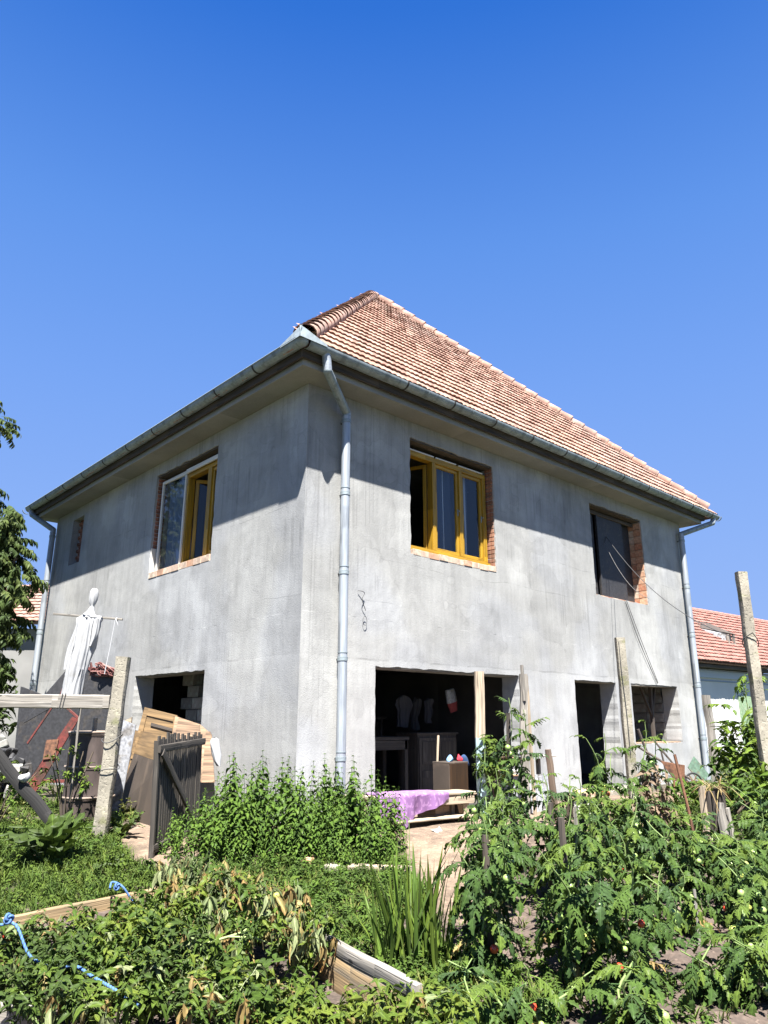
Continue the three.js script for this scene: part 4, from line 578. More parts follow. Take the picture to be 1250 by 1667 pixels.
{ // old iron cart
  const t = thing('old_cart', 'small old cart with rusty red and green sides and one spoked wheel', 'cart', [5.82, 0.42, 2.1], -0.72);
  const W = [at(new THREE.TorusGeometry(0.125, 0.014, 8, 28), 0, 0.36, 0.02)]; part('wheel_rim', W, M.dark, t); for (let i = 0; i < 6; i++) { const a = (i / 6) * Math.PI * 2; part('spoke', rod(V(0, 0.36, 0.02), V(Math.cos(a) * 0.12, 0.36 + Math.sin(a) * 0.12, 0.02), 0.008), M.rust, t); } part('hub', at(new THREE.CylinderGeometry(0.03, 0.03, 0.07, 12), 0, 0.36, 0.02, Math.PI / 2), M.rust, t);
  part('red_side', quadSlab(V(-0.46, 0.66, 0), V(-0.12, 0.60, 0.05), V(-0.14, 0.34, 0.02), V(-0.28, 0.38, 0), 0.02), M.rust, t); part('green_side', quadSlab(V(-0.02, 0.56, -0.08), V(0.1, 0.72, -0.1), V(0.28, 0.46, -0.05), V(0.14, 0.32, -0.02), 0.02), std({ map: rustTex([72, 96, 80], [90, 84, 66], 0.55), roughness: 0.7 }), t);
  part('shaft', rod(V(-0.05, 0.4, 0.05), V(-0.75, 0.9, -0.3), 0.018), M.darkWood, t); part('leg', rod(V(-0.3, 0.4, 0.05), V(-0.34, -0.1, 0.05), 0.015), M.rust, t); part('leg', rod(V(0.15, 0.4, 0), V(0.18, -0.1, 0), 0.015), M.rust, t);
  const sticks = [[5.69, 1.534, 1.353, 5.93, 0.42, 1.6, 0.022, 'peeled grey stick leaning at the low window beside the cart'], [5.864, 1.366, 1.514, 6.3, 0.55, 1.95, 0.018, 'long thin stick slanting down to the cart wheel'], [5.935, 1.264, 1.58, 6.0, 0.42, 1.66, 0.015, 'short upright stick between the two slanting ones']];
  for (const [a, b, c, d, e, f, r, l] of sticks) whole('leaning_stick', roughPost(V(a, b, c), V(d, e, f), r * 1.6, r * 1.6, null, 0.005), M.darkWood, l, 'stick');
}
{ // wires strung from the far upper window
  const sag = (a, b, s, n = 14) => { const p = []; for (let i = 0; i <= n; i++) { const t = i / n, q = a.clone().lerp(b, t); q.y -= s * 4 * t * (1 - t); p.push(q); } return p; };
  const t = thing('washing_wire', 'pair of thin wires strung from the far upper window to the tall post', 'wire'); part('strand', tube(sag(V(7.97, 5.37, -0.2), V(4.0, 2.62, 3.82), 0.35), 0.006, 60, 5), M.wire, t); part('strand', tube(sag(V(7.88, 5.22, -0.2), V(5.9, 3.62, 1.65), 0.22), 0.004, 40, 5), std({ color: lin(0.12, 0.115, 0.11) }), t);
  part('spacer', rod(V(7.97, 5.37, -0.2), V(7.88, 5.22, -0.2), 0.006), M.wire, t);
  const u = thing('wall_cable', 'two thin cables hanging down the wall under the far upper window', 'cable'); part('cable', tube([V(8.09, 4.01, 0.02), V(8.45, 3.3, 0.03), V(9.1, 2.40, 0.03)], 0.006, 20, 5), M.wire, u); part('cable', tube([V(8.16, 4.01, 0.02), V(8.62, 3.2, 0.03), V(9.12, 2.42, 0.03)], 0.006, 20, 5), M.wire, u);
  const h = thing('wall_hook', 'bent wire hook with a loop hanging on the wall beside the downpipe', 'hook'); part('hook', tube([V(0.93, 3.36, 0.02), V(1.0, 3.35, 0.05), V(1.03, 3.33, 0.04), V(0.98, 3.25, 0.05), V(1.06, 3.10, 0.03)], 0.005, 20, 5), M.wire, h); part('loop', at(new THREE.TorusGeometry(0.06, 0.004, 5, 20), 1.05, 2.96, 0.03), M.wire, h); h.children[1].scale.set(0.6, 1, 1); h.children[1].position.x = 0.42;
}
{ // raised bed boards
  const t = thing('bed_board', 'long weathered board edging the raised bed towards the gate', 'board'); part('board', roughPost(V(-4.5, 0.16, 1.22), V(-2.12, 0.26, 1.34), 0.17, 0.045, V(0, 1, 0), 0.008, 5), M.bedWood, t);
  const u = thing('bed_board', 'thick knotty board edging the raised bed beside the sword leaved plant', 'board'); part('board', roughPost(V(-2.16, 0.14, 3.3), V(-2.34, 0.11, 4.36), 0.26, 0.05, V(0, 1, 0), 0.007, 4), M.bedWood, u); part('top_board', roughPost(V(-2.155, 0.298, 3.3), V(-2.335, 0.285, 4.36), 0.075, 0.06, V(0, 1, 0), 0.006, 5), M.greyWood, u);
  const v = thing('bed_board', 'end of a pale board at the near corner of the raised bed', 'board'); part('board', roughPost(V(-4.3, 0.15, 2.2), V(-3.78, 0.12, 2.85), 0.12, 0.05, V(0, 1, 0), 0.006, 5), M.greyWood, v);
  const w = thing('path_board', 'short whitish board lying in the grass before the bush', 'board', [-0.6, terr(-0.6, 2.15) + 0.05, 2.2]); part('board', roughPost(V(-0.2, 0, -0.25), V(0.16, 0.0, 0.2), 0.05, 0.1, V(0, 1, 0), 0.005), M.paleWood, w);
  const b = thing('brick', 'single orange brick lying at the foot of the bush', 'brick', [-1.0, terr(-1, 1.6) + 0.05, 1.62], 0.6); part('body', roughen(bx(0.2, 0.1, 0.1, 0.01), 0.012, 9), BRICK[0], b);
  const s = thing('flat_stone', 'flat pale stone lying in the grass between the two bushes', 'stone', [-0.86, terr(-0.86, 1.85) + 0.03, 1.85], 0.3); part('body', roughen(bx(0.22, 0.08, 0.16, 0.02), 0.02, 9), M.concrete, s);
}
{
  const t = thing('cardboard_box', 'brown cardboard box standing under the plank bench', 'box', [1.72, 0.46, 0.62], 0.2); for (const [w, d, x, z] of [[0.34, 0.01, 0, 0.13], [0.34, 0.01, 0, -0.13], [0.01, 0.26, 0.17, 0], [0.01, 0.26, -0.17, 0]]) part('side', at(bx(w, 0.2, d, 0.002), x, 0.1, z), M.pinkWood, t); part('flap', at(bx(0.33, 0.008, 0.2, 0.002), 0, 0.2, 0.05, 0.4), M.pinkWood, t);
  const s = whole('paper_scrap', roughen(new THREE.PlaneGeometry(0.14, 0.09, 8, 6).rotateX(-1.3), 0.03, 14), M.cloth, 'small white paper scrap in the weeds at the path edge', 'scrap'); s.position.set(1.02, 0.47, 1.35);
  const b = thing('bird', 'tiny dark bird in the sky above the far gutter end', 'bird', [11.69, 8.94, -2.58], 0.8); part('body', at(new THREE.SphereGeometry(0.05, 10, 8).scale(0.6, 0.55, 1.6), 0, 0, 0), M.dark, b); for (const q of [-1, 1]) part('wing', quadSlab(V(0, 0.01, 0.03), V(q * 0.12, 0.07, 0.0), V(q * 0.16, 0.07, -0.05), V(0, 0.01, -0.04), 0.006), M.dark, b); part('tail', quadSlab(V(-0.015, 0, -0.06), V(0.015, 0, -0.06), V(0.025, 0, -0.13), V(-0.025, 0, -0.13), 0.005), M.dark, b);
}
{ // blue rope tied along the bed
  const rm = std({ map: tex(64, 64, 0.06, 0.06, (x, y) => { const f = Math.sin((x + y) * 210) > -0.2 ? 1 : 0.55; return [70 * f + 60 * (1 - f), 112 * f + 50 * (1 - f), 176 * f]; }), roughness: 0.8 });
  const rp = (pts, r = 0.011) => { const g = new THREE.TubeGeometry(new THREE.CatmullRomCurve3(pts), pts.length * 8, r, 7, false); const u = g.attributes.uv; for (let i = 0; i < u.count; i++) u.setXY(i, u.getX(i) * 1.6, u.getY(i) * 0.06); return g; };
  const a = thing('blue_rope', 'blue rope tied in a knot around the bed board by the gate', 'rope'); part('strand', rp([V(-2.78, 0.40, 1.42), V(-2.74, 0.43, 1.36), V(-2.70, 0.41, 1.46), V(-2.62, 0.30, 1.5), V(-2.5, 0.16, 1.6)], 0.008), rm, a); part('knot', at(new THREE.TorusKnotGeometry(0.016, 0.008, 60, 6), -2.73, 0.41, 1.44), rm, a);
  const b = thing('blue_rope', 'blue and white rope running through the low plants at the front', 'rope'); part('strand', rp([V(-3.78, 0.44, 2.15), V(-3.72, 0.45, 2.22), V(-3.64, 0.28, 2.35), V(-3.52, 0.22, 2.45), V(-3.48, 0.26, 2.62), V(-3.46, 0.25, 2.85), V(-3.44, 0.24, 3.05), V(-3.38, 0.2, 3.3)], 0.009), rm, b); part('knot', at(new THREE.TorusKnotGeometry(0.017, 0.009, 60, 6), -3.75, 0.48, 2.2), rm, b);
}
// ------------------------------------------------------------------ plants
const leafTex = (v) => tex(64, 128, 1, 1, (x, y) => { // blade: midrib and side veins, blotches
  const m = Math.abs(x - 0.5), rib = m < 0.03 ? 1 : 0, vein = Math.abs(((y * 9 - m * 7) % 1 + 1) % 1 - 0.5) < 0.06 ? 0.5 : 0, b = fbm(x * 6 + v * 3, y * 6, 4), s = v > 1 ? sm(0.55, 0.75, fbm(x * 4, y * 4 + v, 3)) : 0; const f = 0.78 + 0.4 * (b - 0.5) + 0.28 * Math.max(rib, vein * (v ? 0.6 : 1));
  return [255 * f + 60 * s, 255 * f + 10 * s, 235 * f - 10 * s];
});
const LT = [leafTex(0), leafTex(1), leafTex(2)];
const leafMat = (r, g, b, k = 0, o = {}) => new THREE.MeshPhysicalMaterial({ color: lin(r, g, b), map: LT[k], roughness: 0.92, transmission: 0.22, thickness: 0, clearcoat: 0.10, clearcoatRoughness: 0.38, specularIntensity: 0.3, side: THREE.DoubleSide, ...o });
const stemMat = std({ color: lin(0.14, 0.20, 0.06), roughness: 0.7 }), dryStem = std({ color: lin(0.30, 0.22, 0.11), roughness: 0.9 }), twigMat = std({ color: lin(0.09, 0.07, 0.05), roughness: 0.95 });
const LM = {
  tomato: [leafMat(0.052, 0.104, 0.022), leafMat(0.074, 0.136, 0.024), leafMat(0.113, 0.178, 0.027, 1), leafMat(0.047, 0.095, 0.028)],
  bed: [leafMat(0.066, 0.121, 0.015), leafMat(0.102, 0.162, 0.019, 1), leafMat(0.150, 0.203, 0.026, 1), leafMat(0.056, 0.098, 0.018)],
  wilt: [leafMat(0.289, 0.332, 0.178, 1), leafMat(0.357, 0.306, 0.138, 2), leafMat(0.221, 0.281, 0.138, 2), leafMat(0.306, 0.221, 0.097, 2)],
  nettle: [leafMat(0.066, 0.132, 0.017), leafMat(0.087, 0.167, 0.020), leafMat(0.114, 0.201, 0.025, 1)],
  sword: [leafMat(0.120, 0.203, 0.028, 1), leafMat(0.079, 0.145, 0.022, 1), leafMat(0.157, 0.237, 0.032, 1)],
  big: [leafMat(0.070, 0.114, 0.018), leafMat(0.098, 0.146, 0.021), leafMat(0.053, 0.090, 0.016)],
  tree: [leafMat(0.050, 0.085, 0.024), leafMat(0.072, 0.115, 0.028), leafMat(0.110, 0.150, 0.040, 1)],
  shrub: [leafMat(0.101, 0.178, 0.019), leafMat(0.152, 0.235, 0.026, 1), leafMat(0.066, 0.126, 0.018)],
};
class LB { // collects blades and stalks into one geometry
  constructor() { this.p = []; this.u = []; this.i = []; }
  blade(m, L, W, { n = 5, fold = 0.25, droop = 0.35, lobes = 0, wave = 0, peak = 0.42, twist = 0 } = {}) {
    const v = V(0, 0, 0), b = this.p.length / 3, ph = rng() * 6;
    for (let k = 0; k <= n; k++) {
      const t = k / n, e = Math.pow(Math.sin(Math.PI * Math.pow(Math.min(1, t), Math.log(0.5) / Math.log(peak))), 0.8) * (1 - 0.0 * t); let w = W * 0.5 * (k === 0 ? 0.08 : k === n ? 0 : e);
      if (lobes && k > 0 && k < n) w *= k % 2 ? 1 + lobes : 1 - lobes;
      const y = -droop * L * t * t, z = L * t * (1 - 0.18 * droop * t), tw = twist * t, c = Math.cos(tw), s = Math.sin(tw), f = fold * w;
      for (const q of [-1, 0, 1]) { let lx = q * w, ly = q ? f + wave * W * Math.sin(k * 2.1 + ph + q) : 0; v.set(lx * c - ly * s, y + lx * s + ly * c, z + (q && lobes ? L * 0.03 * (k % 2) : 0)).applyMatrix4(m); this.p.push(v.x, v.y, v.z); this.u.push(0.5 + q * 0.5 * (0.3 + 0.7 * e), t); }
    }
    for (let k = 0; k < n; k++) { const a = b + 3 * k; this.i.push(a, a + 1, a + 3, a + 1, a + 4, a + 3, a + 1, a + 2, a + 4, a + 2, a + 5, a + 4); }
  }
  stalk(pts, r0, r1, seg = 4) {
    const b = this.p.length / 3; pts.forEach((p, k) => { const d = (pts[Math.min(k + 1, pts.length - 1)].clone().sub(pts[Math.max(0, k - 1)])).normalize(), x = Math.abs(d.y) > 0.9 ? V(1, 0, 0) : V(0, 1, 0), e = V(0, 0, 0).crossVectors(d, x).normalize(), f = V(0, 0, 0).crossVectors(d, e), r = r0 + (r1 - r0) * (k / (pts.length - 1)); for (let i = 0; i < seg; i++) { const a = (i / seg) * 6.283; const q = p.clone().addScaledVector(e, Math.cos(a) * r).addScaledVector(f, Math.sin(a) * r); this.p.push(q.x, q.y, q.z); this.u.push(0.5, 0.5); } });
    for (let k = 0; k + 1 < pts.length; k++) for (let i = 0; i < seg; i++) { const a = b + k * seg + i, c = b + k * seg + ((i + 1) % seg); this.i.push(a, c, a + seg, c, c + seg, a + seg); }
  }
  build() { const g = new THREE.BufferGeometry(); g.setAttribute('position', new THREE.BufferAttribute(new Float32Array(this.p), 3)); g.setAttribute('uv', new THREE.BufferAttribute(new Float32Array(this.u), 2)); g.setIndex(this.i); g.computeVertexNormals(); return g; }
}
const mat4 = (p, yaw = 0, pitch = 0, roll = 0, s = 1) => new THREE.Matrix4().compose(p, new THREE.Quaternion().setFromEuler(new THREE.Euler(-pitch, yaw, roll, 'YXZ')), V(s, s, s)); // +z forward, pitch up
function hang(name, geo, mat, parent, p, yaw, pitch, roll, s) { const o = part(name, geo, mat, parent); o.position.copy(p); o.rotation.set(-pitch, yaw, roll, 'YXZ'); o.scale.setScalar(s); return o; }

// compound tomato leaf, 1 m long in its own space: leaflets in pairs on a drooping stalk
function tomatoLeaf(droop, pairs) {
  const b = new LB(), at_ = (t) => V(0, 0.16 * t - droop * t * t, t * (1 - 0.25 * droop * t)); const pts = [0, 0.25, 0.5, 0.75, 0.95].map(at_); b.stalk(pts, 0.017, 0.008);
  for (let k = 0; k < pairs; k++) { const t = 0.28 + (0.62 * k) / pairs, p = at_(t), sl = Math.atan(0.16 - 2 * droop * t); for (const q of [-1, 1]) { const L = rr(0.24, 0.36) * (1 - 0.35 * Math.abs(t - 0.5)), m = mat4(p, q * rr(0.95, 1.3), sl * 0.5 - rr(0.0, 0.5), q * rr(-0.3, 0.3)); b.blade(m, L, L * rr(0.36, 0.5), { n: 8, lobes: 0.32, droop: rr(0.25, 0.6), fold: rr(0.1, 0.5), wave: 0.06, peak: 0.36 }); if (k && rng() > 0.4) { const L2 = rr(0.09, 0.14); b.blade(mat4(at_(t - 0.07), q * 1.3, -0.2, 0), L2, L2 * 0.55, { n: 3 }); } } }
  const e = at_(0.93), sl = Math.atan(0.16 - 1.9 * droop); b.blade(mat4(e, rr(-0.2, 0.2), sl, rr(-0.3, 0.3)), 0.36, 0.19, { n: 8, lobes: 0.3, droop: 0.4, fold: 0.25, wave: 0.06, peak: 0.38 }); return b.build();
}
const TL = []; for (let i = 0; i < 10; i++) TL.push(tomatoLeaf([0.25, 0.45, 0.65, 0.85, 0.35, 0.55, 0.95, 0.5, 0.75, 0.15][i], i % 3 ? 4 : 5));
const fruitGeo = (() => { const g = new THREE.SphereGeometry(1, 14, 10), p = g.attributes.position; for (let i = 0; i < p.count; i++) { const x = p.getX(i), z = p.getZ(i), y = p.getY(i), a = Math.atan2(z, x), r = 1 + 0.05 * Math.cos(a * 5) * (1 - Math.abs(y)); p.setXYZ(i, x * r, y * 1.12 - 0.12 * Math.max(0, y), z * r); } g.computeVertexNormals(); return g; })();
const FR = { green: new THREE.MeshPhysicalMaterial({ color: lin(0.24, 0.34, 0.10), roughness: 0.35, clearcoat: 0.4 }), lime: new THREE.MeshPhysicalMaterial({ color: lin(0.40, 0.42, 0.10), roughness: 0.35, clearcoat: 0.4 }), red: new THREE.MeshPhysicalMaterial({ color: lin(0.5, 0.06, 0.03), roughness: 0.3, clearcoat: 0.5 }), orange: new THREE.MeshPhysicalMaterial({ color: lin(0.5, 0.14, 0.04), roughness: 0.3, clearcoat: 0.5 }) };
function tomato(x, z, h, label, { leaves = 34, stems = 2, spread = 0.28, size = 1, tone = [0, 1, 0, 3, 1, 2], fruits = 3, bare = 0.06, tall = 0, group } = {}) {
  const y0 = terr(x, z), t = thing('tomato_plant', label, 'tomato plant', [x, y0, z], 0, group);
  for (let s = 0; s < stems; s++) {
    const a0 = rr(0, 6.28), lean = s ? spread * rr(0.7, 1.2) : spread * 0.2, H = h * (s ? rr(0.72, 0.97) : 1), P = (k) => V(Math.cos(a0 + k * 0.5) * lean * k * (0.6 + 0.6 * k) + 0.03 * Math.sin(k * 9 + s), H * k, Math.sin(a0 + k * 0.5) * lean * k * (0.6 + 0.6 * k) + 0.03 * Math.cos(k * 7 + s));
    const b = new LB(), pts = []; for (let k = 0; k <= 10; k++) pts.push(P(k / 10)); pts[0].y -= 0.06; b.stalk(pts, 0.012, 0.004, 5); part('stem', b.build(), stemMat, t);
    const n = Math.round(leaves * 0.9 / stems); for (let i = 0; i < n; i++) {
      const k = bare + (1 - bare) * Math.pow((i + rng() * 0.8) / n, 0.9), yaw = i * 2.4 + rr(-0.5, 0.5) + s, low = k < 0.3, top = sm(0.8, 1, k);
      const L = size * (low ? rr(0.17, 0.26) : rr(0.20, 0.30)) * (1 - 0.5 * top), dry = low && rng() < 0.12;
      hang('leaf', TL[Math.floor(rng() * (top > 0.5 ? 5 : 10))], dry ? pick(LM.wilt) : top > 0.4 && rng() < 0.7 ? LM.tomato[2] : LM.tomato[pick(tone)], t, P(Math.min(1, k)), yaw, rr(-0.5, 0.35) + top * 0.7, rr(-0.4, 0.4), L);
    }
    if (fruits) for (let i = 0; i < fruits; i++) { const k = rr(0.15, 0.75), a = rr(0, 6.28), p = P(k); for (let c = 0; c < (rng() < 0.5 ? 2 : 1); c++) { const o = part('tomato', fruitGeo, rng() < 0.82 ? FR.green : rng() < 0.6 ? FR.lime : rng() < 0.5 ? FR.red : FR.orange, t); o.position.set(p.x + Math.cos(a) * 0.09 + c * 0.04, p.y - 0.05 - c * 0.06, p.z + Math.sin(a) * 0.09); o.scale.setScalar(rr(0.017, 0.029)); } }
  }
  return t;
}
function stakeAt(x, z, h, label, m = M.darkWood, w = 0.035) { const t = thing('plant_stake', label, 'stake', [x, terr(x, z), z]); part('stake', roughPost(V(0, -0.1, 0), V(rr(-0.04, 0.04), h, rr(-0.04, 0.04)), w, w, null, 0.006), m, t); }
// rows of tomatoes
const T = [ // x, z, height, options, label
  [-1.42, 4.08, 0.98, { leaves: 56, stems: 3, spread: 0.22 }, 'tall staked tomato plant right behind the bed board and the sword leaves'],
  [-1.06, 4.45, 1.02, { leaves: 66, stems: 3, fruits: 4 }, 'dense tomato plant with green fruit on the stake nearest the camera'],
  [-2.22, 4.62, 0.34, { leaves: 40, stems: 4, spread: 0.36, fruits: 1 }, 'low sprawling tomato at the end of the bed board'],
  [-1.72, 4.62, 0.34, { leaves: 36, stems: 3, spread: 0.34 }, 'low tomato at the foot of the tall staked one beside the board'],
  [-0.12, 5.12, 0.42, { leaves: 40, stems: 3, spread: 0.3, fruits: 2 }, 'low tomato filling the lower corner below the bare soil'],
  [-0.62, 5.12, 0.34, { leaves: 36, stems: 3, spread: 0.32, fruits: 1 }, 'low tomato at the bottom edge between the bushy one and the corner'],
  [-1.28, 4.95, 0.40, { leaves: 38, stems: 3, spread: 0.35 }, 'low tomato with dark leaves at the front above the broad pointed leaves'],
  [-0.88, 4.78, 0.78, { leaves: 50, stems: 3, fruits: 4 }, 'bushy tomato beside the bare dug soil at the front'],
  [-0.98, 3.78, 1.02, { leaves: 56, stems: 3, spread: 0.22 }, 'tall tomato plant second from the sword leaves, before the bench'],
  [-0.58, 4.08, 1.02, { leaves: 60, stems: 3, fruits: 4 }, 'leafy tomato plant with a grey stake at the edge of the bare soil'],
  [-0.42, 3.32, 0.98, { leaves: 50, stems: 3, spread: 0.24 }, 'tomato plant standing before the blue footed prop'],
  [0.0, 3.6, 0.98, { leaves: 56, stems: 3, tone: [3, 0, 3, 1] }, 'bluish green tomato plant before the grey split post'],
  [0.45, 4.05, 0.84, { leaves: 56, stems: 3 }, 'tomato plant before the square concrete post'],
  [0.16, 2.76, 1.18, { leaves: 30, stems: 2, spread: 0.10, tone: [3, 3, 0, 1], size: 0.85 }, 'slim tomato at the path edge before the corrugated sheet'],
  [0.66, 2.72, 1.50, { leaves: 46, stems: 2, spread: 0.15 }, 'tallest tomato climbing the grey split post at the wide opening'],
  [0.85, 3.3, 0.80, { leaves: 50, stems: 3, tone: [2, 1, 1, 2] }, 'yellowish tomato before the short leaning brown stake'],
  [1.25, 3.65, 0.78, { leaves: 50, stems: 3 }, 'tomato between the white tiled block and the concrete post'],
  [1.62, 3.1, 1.12, { leaves: 32, stems: 3, spread: 0.26 }, 'slim tomato rising before the dark doorway'],
  [1.72, 4.1, 0.42, { leaves: 36, stems: 3 }, 'tomato just beside the split grey stubs'],
  [2.1, 3.3, 1.22, { leaves: 36, stems: 2, spread: 0.26 }, 'tall tomato wound round the foot of the square concrete post'],
  [2.5, 3.1, 0.5, { leaves: 34, stems: 3 }, 'low tomato under the leaning sticks and the low window'],
  [1.12, 4.66, 0.5, { leaves: 50, stems: 3, fruits: 4 }, 'tomato with green fruit at the back of the bare dug soil'],
  [0.32, 5.1, 0.62, { leaves: 46, stems: 3, fruits: 5 }, 'tomato with big green fruit at the side edge of the bare soil'],
  [1.62, 4.6, 0.58, { leaves: 46, stems: 3 }, 'tomato at the frame edge below the split stubs'],
  [2.5, 4.45, 0.62, { leaves: 50, stems: 3 }, 'tomato before the tall edge post'],
  [2.95, 4.2, 0.62, { leaves: 42, stems: 3 }, 'tomato behind the split grey stubs towards the tall post'],
  [-0.4, 5.32, 0.45, { leaves: 40, stems: 3, fruits: 3 }, 'low tomato at the lower corner before the bare soil'],
  [-0.22, 4.5, 0.42, { leaves: 26, stems: 2, fruits: 2 }, 'small tomato on the near edge of the bare dug soil'],
  [3.1, 3.3, 0.36, { leaves: 30, stems: 3 }, 'tomato before the old cart'],
  [0.22, 4.62, 0.42, { leaves: 34, stems: 3, fruits: 2 }, 'tomato between the two patches of bare dug soil'],
  [0.78, 5.0, 0.6, { leaves: 46, stems: 3, fruits: 3 }, 'tomato filling the frame edge beyond the bare soil'],
  [0.95, 4.3, 0.62, { leaves: 46, stems: 3 }, 'tomato closing the gap behind the bare soil'],
  [0.75, 4.75, 0.4, { leaves: 24, stems: 2, fruits: 2 }, 'small tomato on the far edge of the bare dug soil'],
];
for (const [x, z, h, o, l] of T) tomato(x, z, h, l, o);
stakeAt(-1.42, 4.1, 0.85, 'dark stake inside the tomato behind the bed board'); stakeAt(-1.04, 4.42, 0.95, 'dark stake inside the nearest dense tomato'); stakeAt(-0.53, 4.14, 0.9, 'stake at the edge of the bare dug soil', M.greyWood, 0.025); stakeAt(0.64, 2.70, 1.35, 'dark stake under the tallest tomato'); stakeAt(2.12, 3.28, 0.8, 'dark stake beside the square concrete post'); stakeAt(-0.02, 3.58, 0.75, 'dark stake inside the bluish green tomato'); stakeAt(0.87, 3.33, 0.65, 'dark stake inside the yellowish tomato'); stakeAt(0.05, 4.75, 0.36, 'thin stick standing alone in the bare dug soil', M.greyWood, 0.018);

// low plants in the raised bed: sprigs of lance shaped leaves
function sprigGeo(n, droop) { const b = new LB(), P = (t) => V(0.03 * Math.sin(t * 7), 0.9 * t - droop * 0.5 * t * t, 0.35 * t + droop * 0.3 * t * t); b.stalk([0, 0.33, 0.66, 1].map(P), 0.02, 0.008); for (let i = 0; i < n; i++) { const t = 0.15 + (0.85 * i) / n, L = rr(0.34, 0.55); b.blade(mat4(P(t), i * 2.4 + rr(-0.4, 0.4), rr(-0.6, 0.6), rr(-0.6, 0.6)), L, L * rr(0.28, 0.48), { n: 4, droop: rr(0.1, 1.1), fold: rr(0.1, 0.9), wave: 0.08, twist: rr(-0.7, 0.7) }); } return b.build(); }
const SG = []; for (let i = 0; i < 8; i++) SG.push(sprigGeo(7 + (i % 3), [0.1, 0.5, 0.9, 0.3, 1.2, 0.2, 0.7, 1.0][i]));
function curlGeo(k) { const b = new LB(); for (let i = 0; i < 5; i++) { const L = rr(0.6, 1.0); b.blade(mat4(V(rr(-0.08, 0.08), rr(-0.05, 0.1), 0), i * 1.3 + rr(0, 0.6), rr(-1.4, -0.6), rr(-0.8, 0.8)), L, L * rr(0.16, 0.3), { n: 5, droop: rr(0.2, 0.8), fold: rr(0.6, 1.6), wave: 0.12, twist: rr(-1.5, 1.5) }); } b.stalk([V(0, 0.25, -0.05), V(0, 0.1, 0), V(0, 0, 0)], 0.014, 0.01); return b.build(); }
const CG = [0, 1, 2, 3, 4].map(curlGeo);
function bedPlant(x, z, h, label, { n = 70, tone = pick([[0, 1, 0, 3], [1, 2, 1, 0], [3, 0, 3, 1], [0, 1, 2, 2]]), wilt = 0.16, r = 0.22, fruit = 0, low = 0 } = {}) {
  const y0 = terr(x, z) + 0.01, t = thing('pepper_plant', label, 'pepper plant', [x, y0, z]);
  const b = new LB(); for (let s = 0; s < 5; s++) { const a = s * 1.3 + rr(0, 1); b.stalk([V(0, -0.05, 0), V(Math.cos(a) * r * 0.4, h * 0.5, Math.sin(a) * r * 0.4), V(Math.cos(a) * r * 0.8, h * 0.85, Math.sin(a) * r * 0.8)], 0.009, 0.004); } part('stem', b.build(), stemMat, t);
  for (let i = 0; i < n; i++) { const k = Math.pow(rng(), 0.7), a = rr(0, 6.28), q = r * Math.sqrt(rng()) * (0.6 + 0.5 * k), p = V(Math.cos(a) * q, h * (0.15 + 0.7 * k), Math.sin(a) * q), w = rng() < wilt; if (w) hang('wilted_leaf', pick(CG), pick(LM.wilt), t, p.setY(h * rr(0.55, 0.95)), a, 0, rr(-0.3, 0.3), rr(0.10, 0.19)); else hang('sprig', pick(SG), rng() < 0.05 ? pick(LM.wilt) : LM.bed[pick(tone)], t, p, -a + 1.57 + rr(-0.6, 0.6), rr(-0.4, 0.3), rr(-0.4, 0.4), rr(0.075, 0.18)); }
  for (let i = 0; i < fruit; i++) { const o = part('fruit', fruitGeo, pick([FR.red, FR.orange, FR.lime, FR.green]), t); const a = rr(0, 6.28); o.position.set(Math.cos(a) * r * 0.7, h * rr(0.5, 0.95), Math.sin(a) * r * 0.7); o.scale.setScalar(rr(0.02, 0.03)); }
}
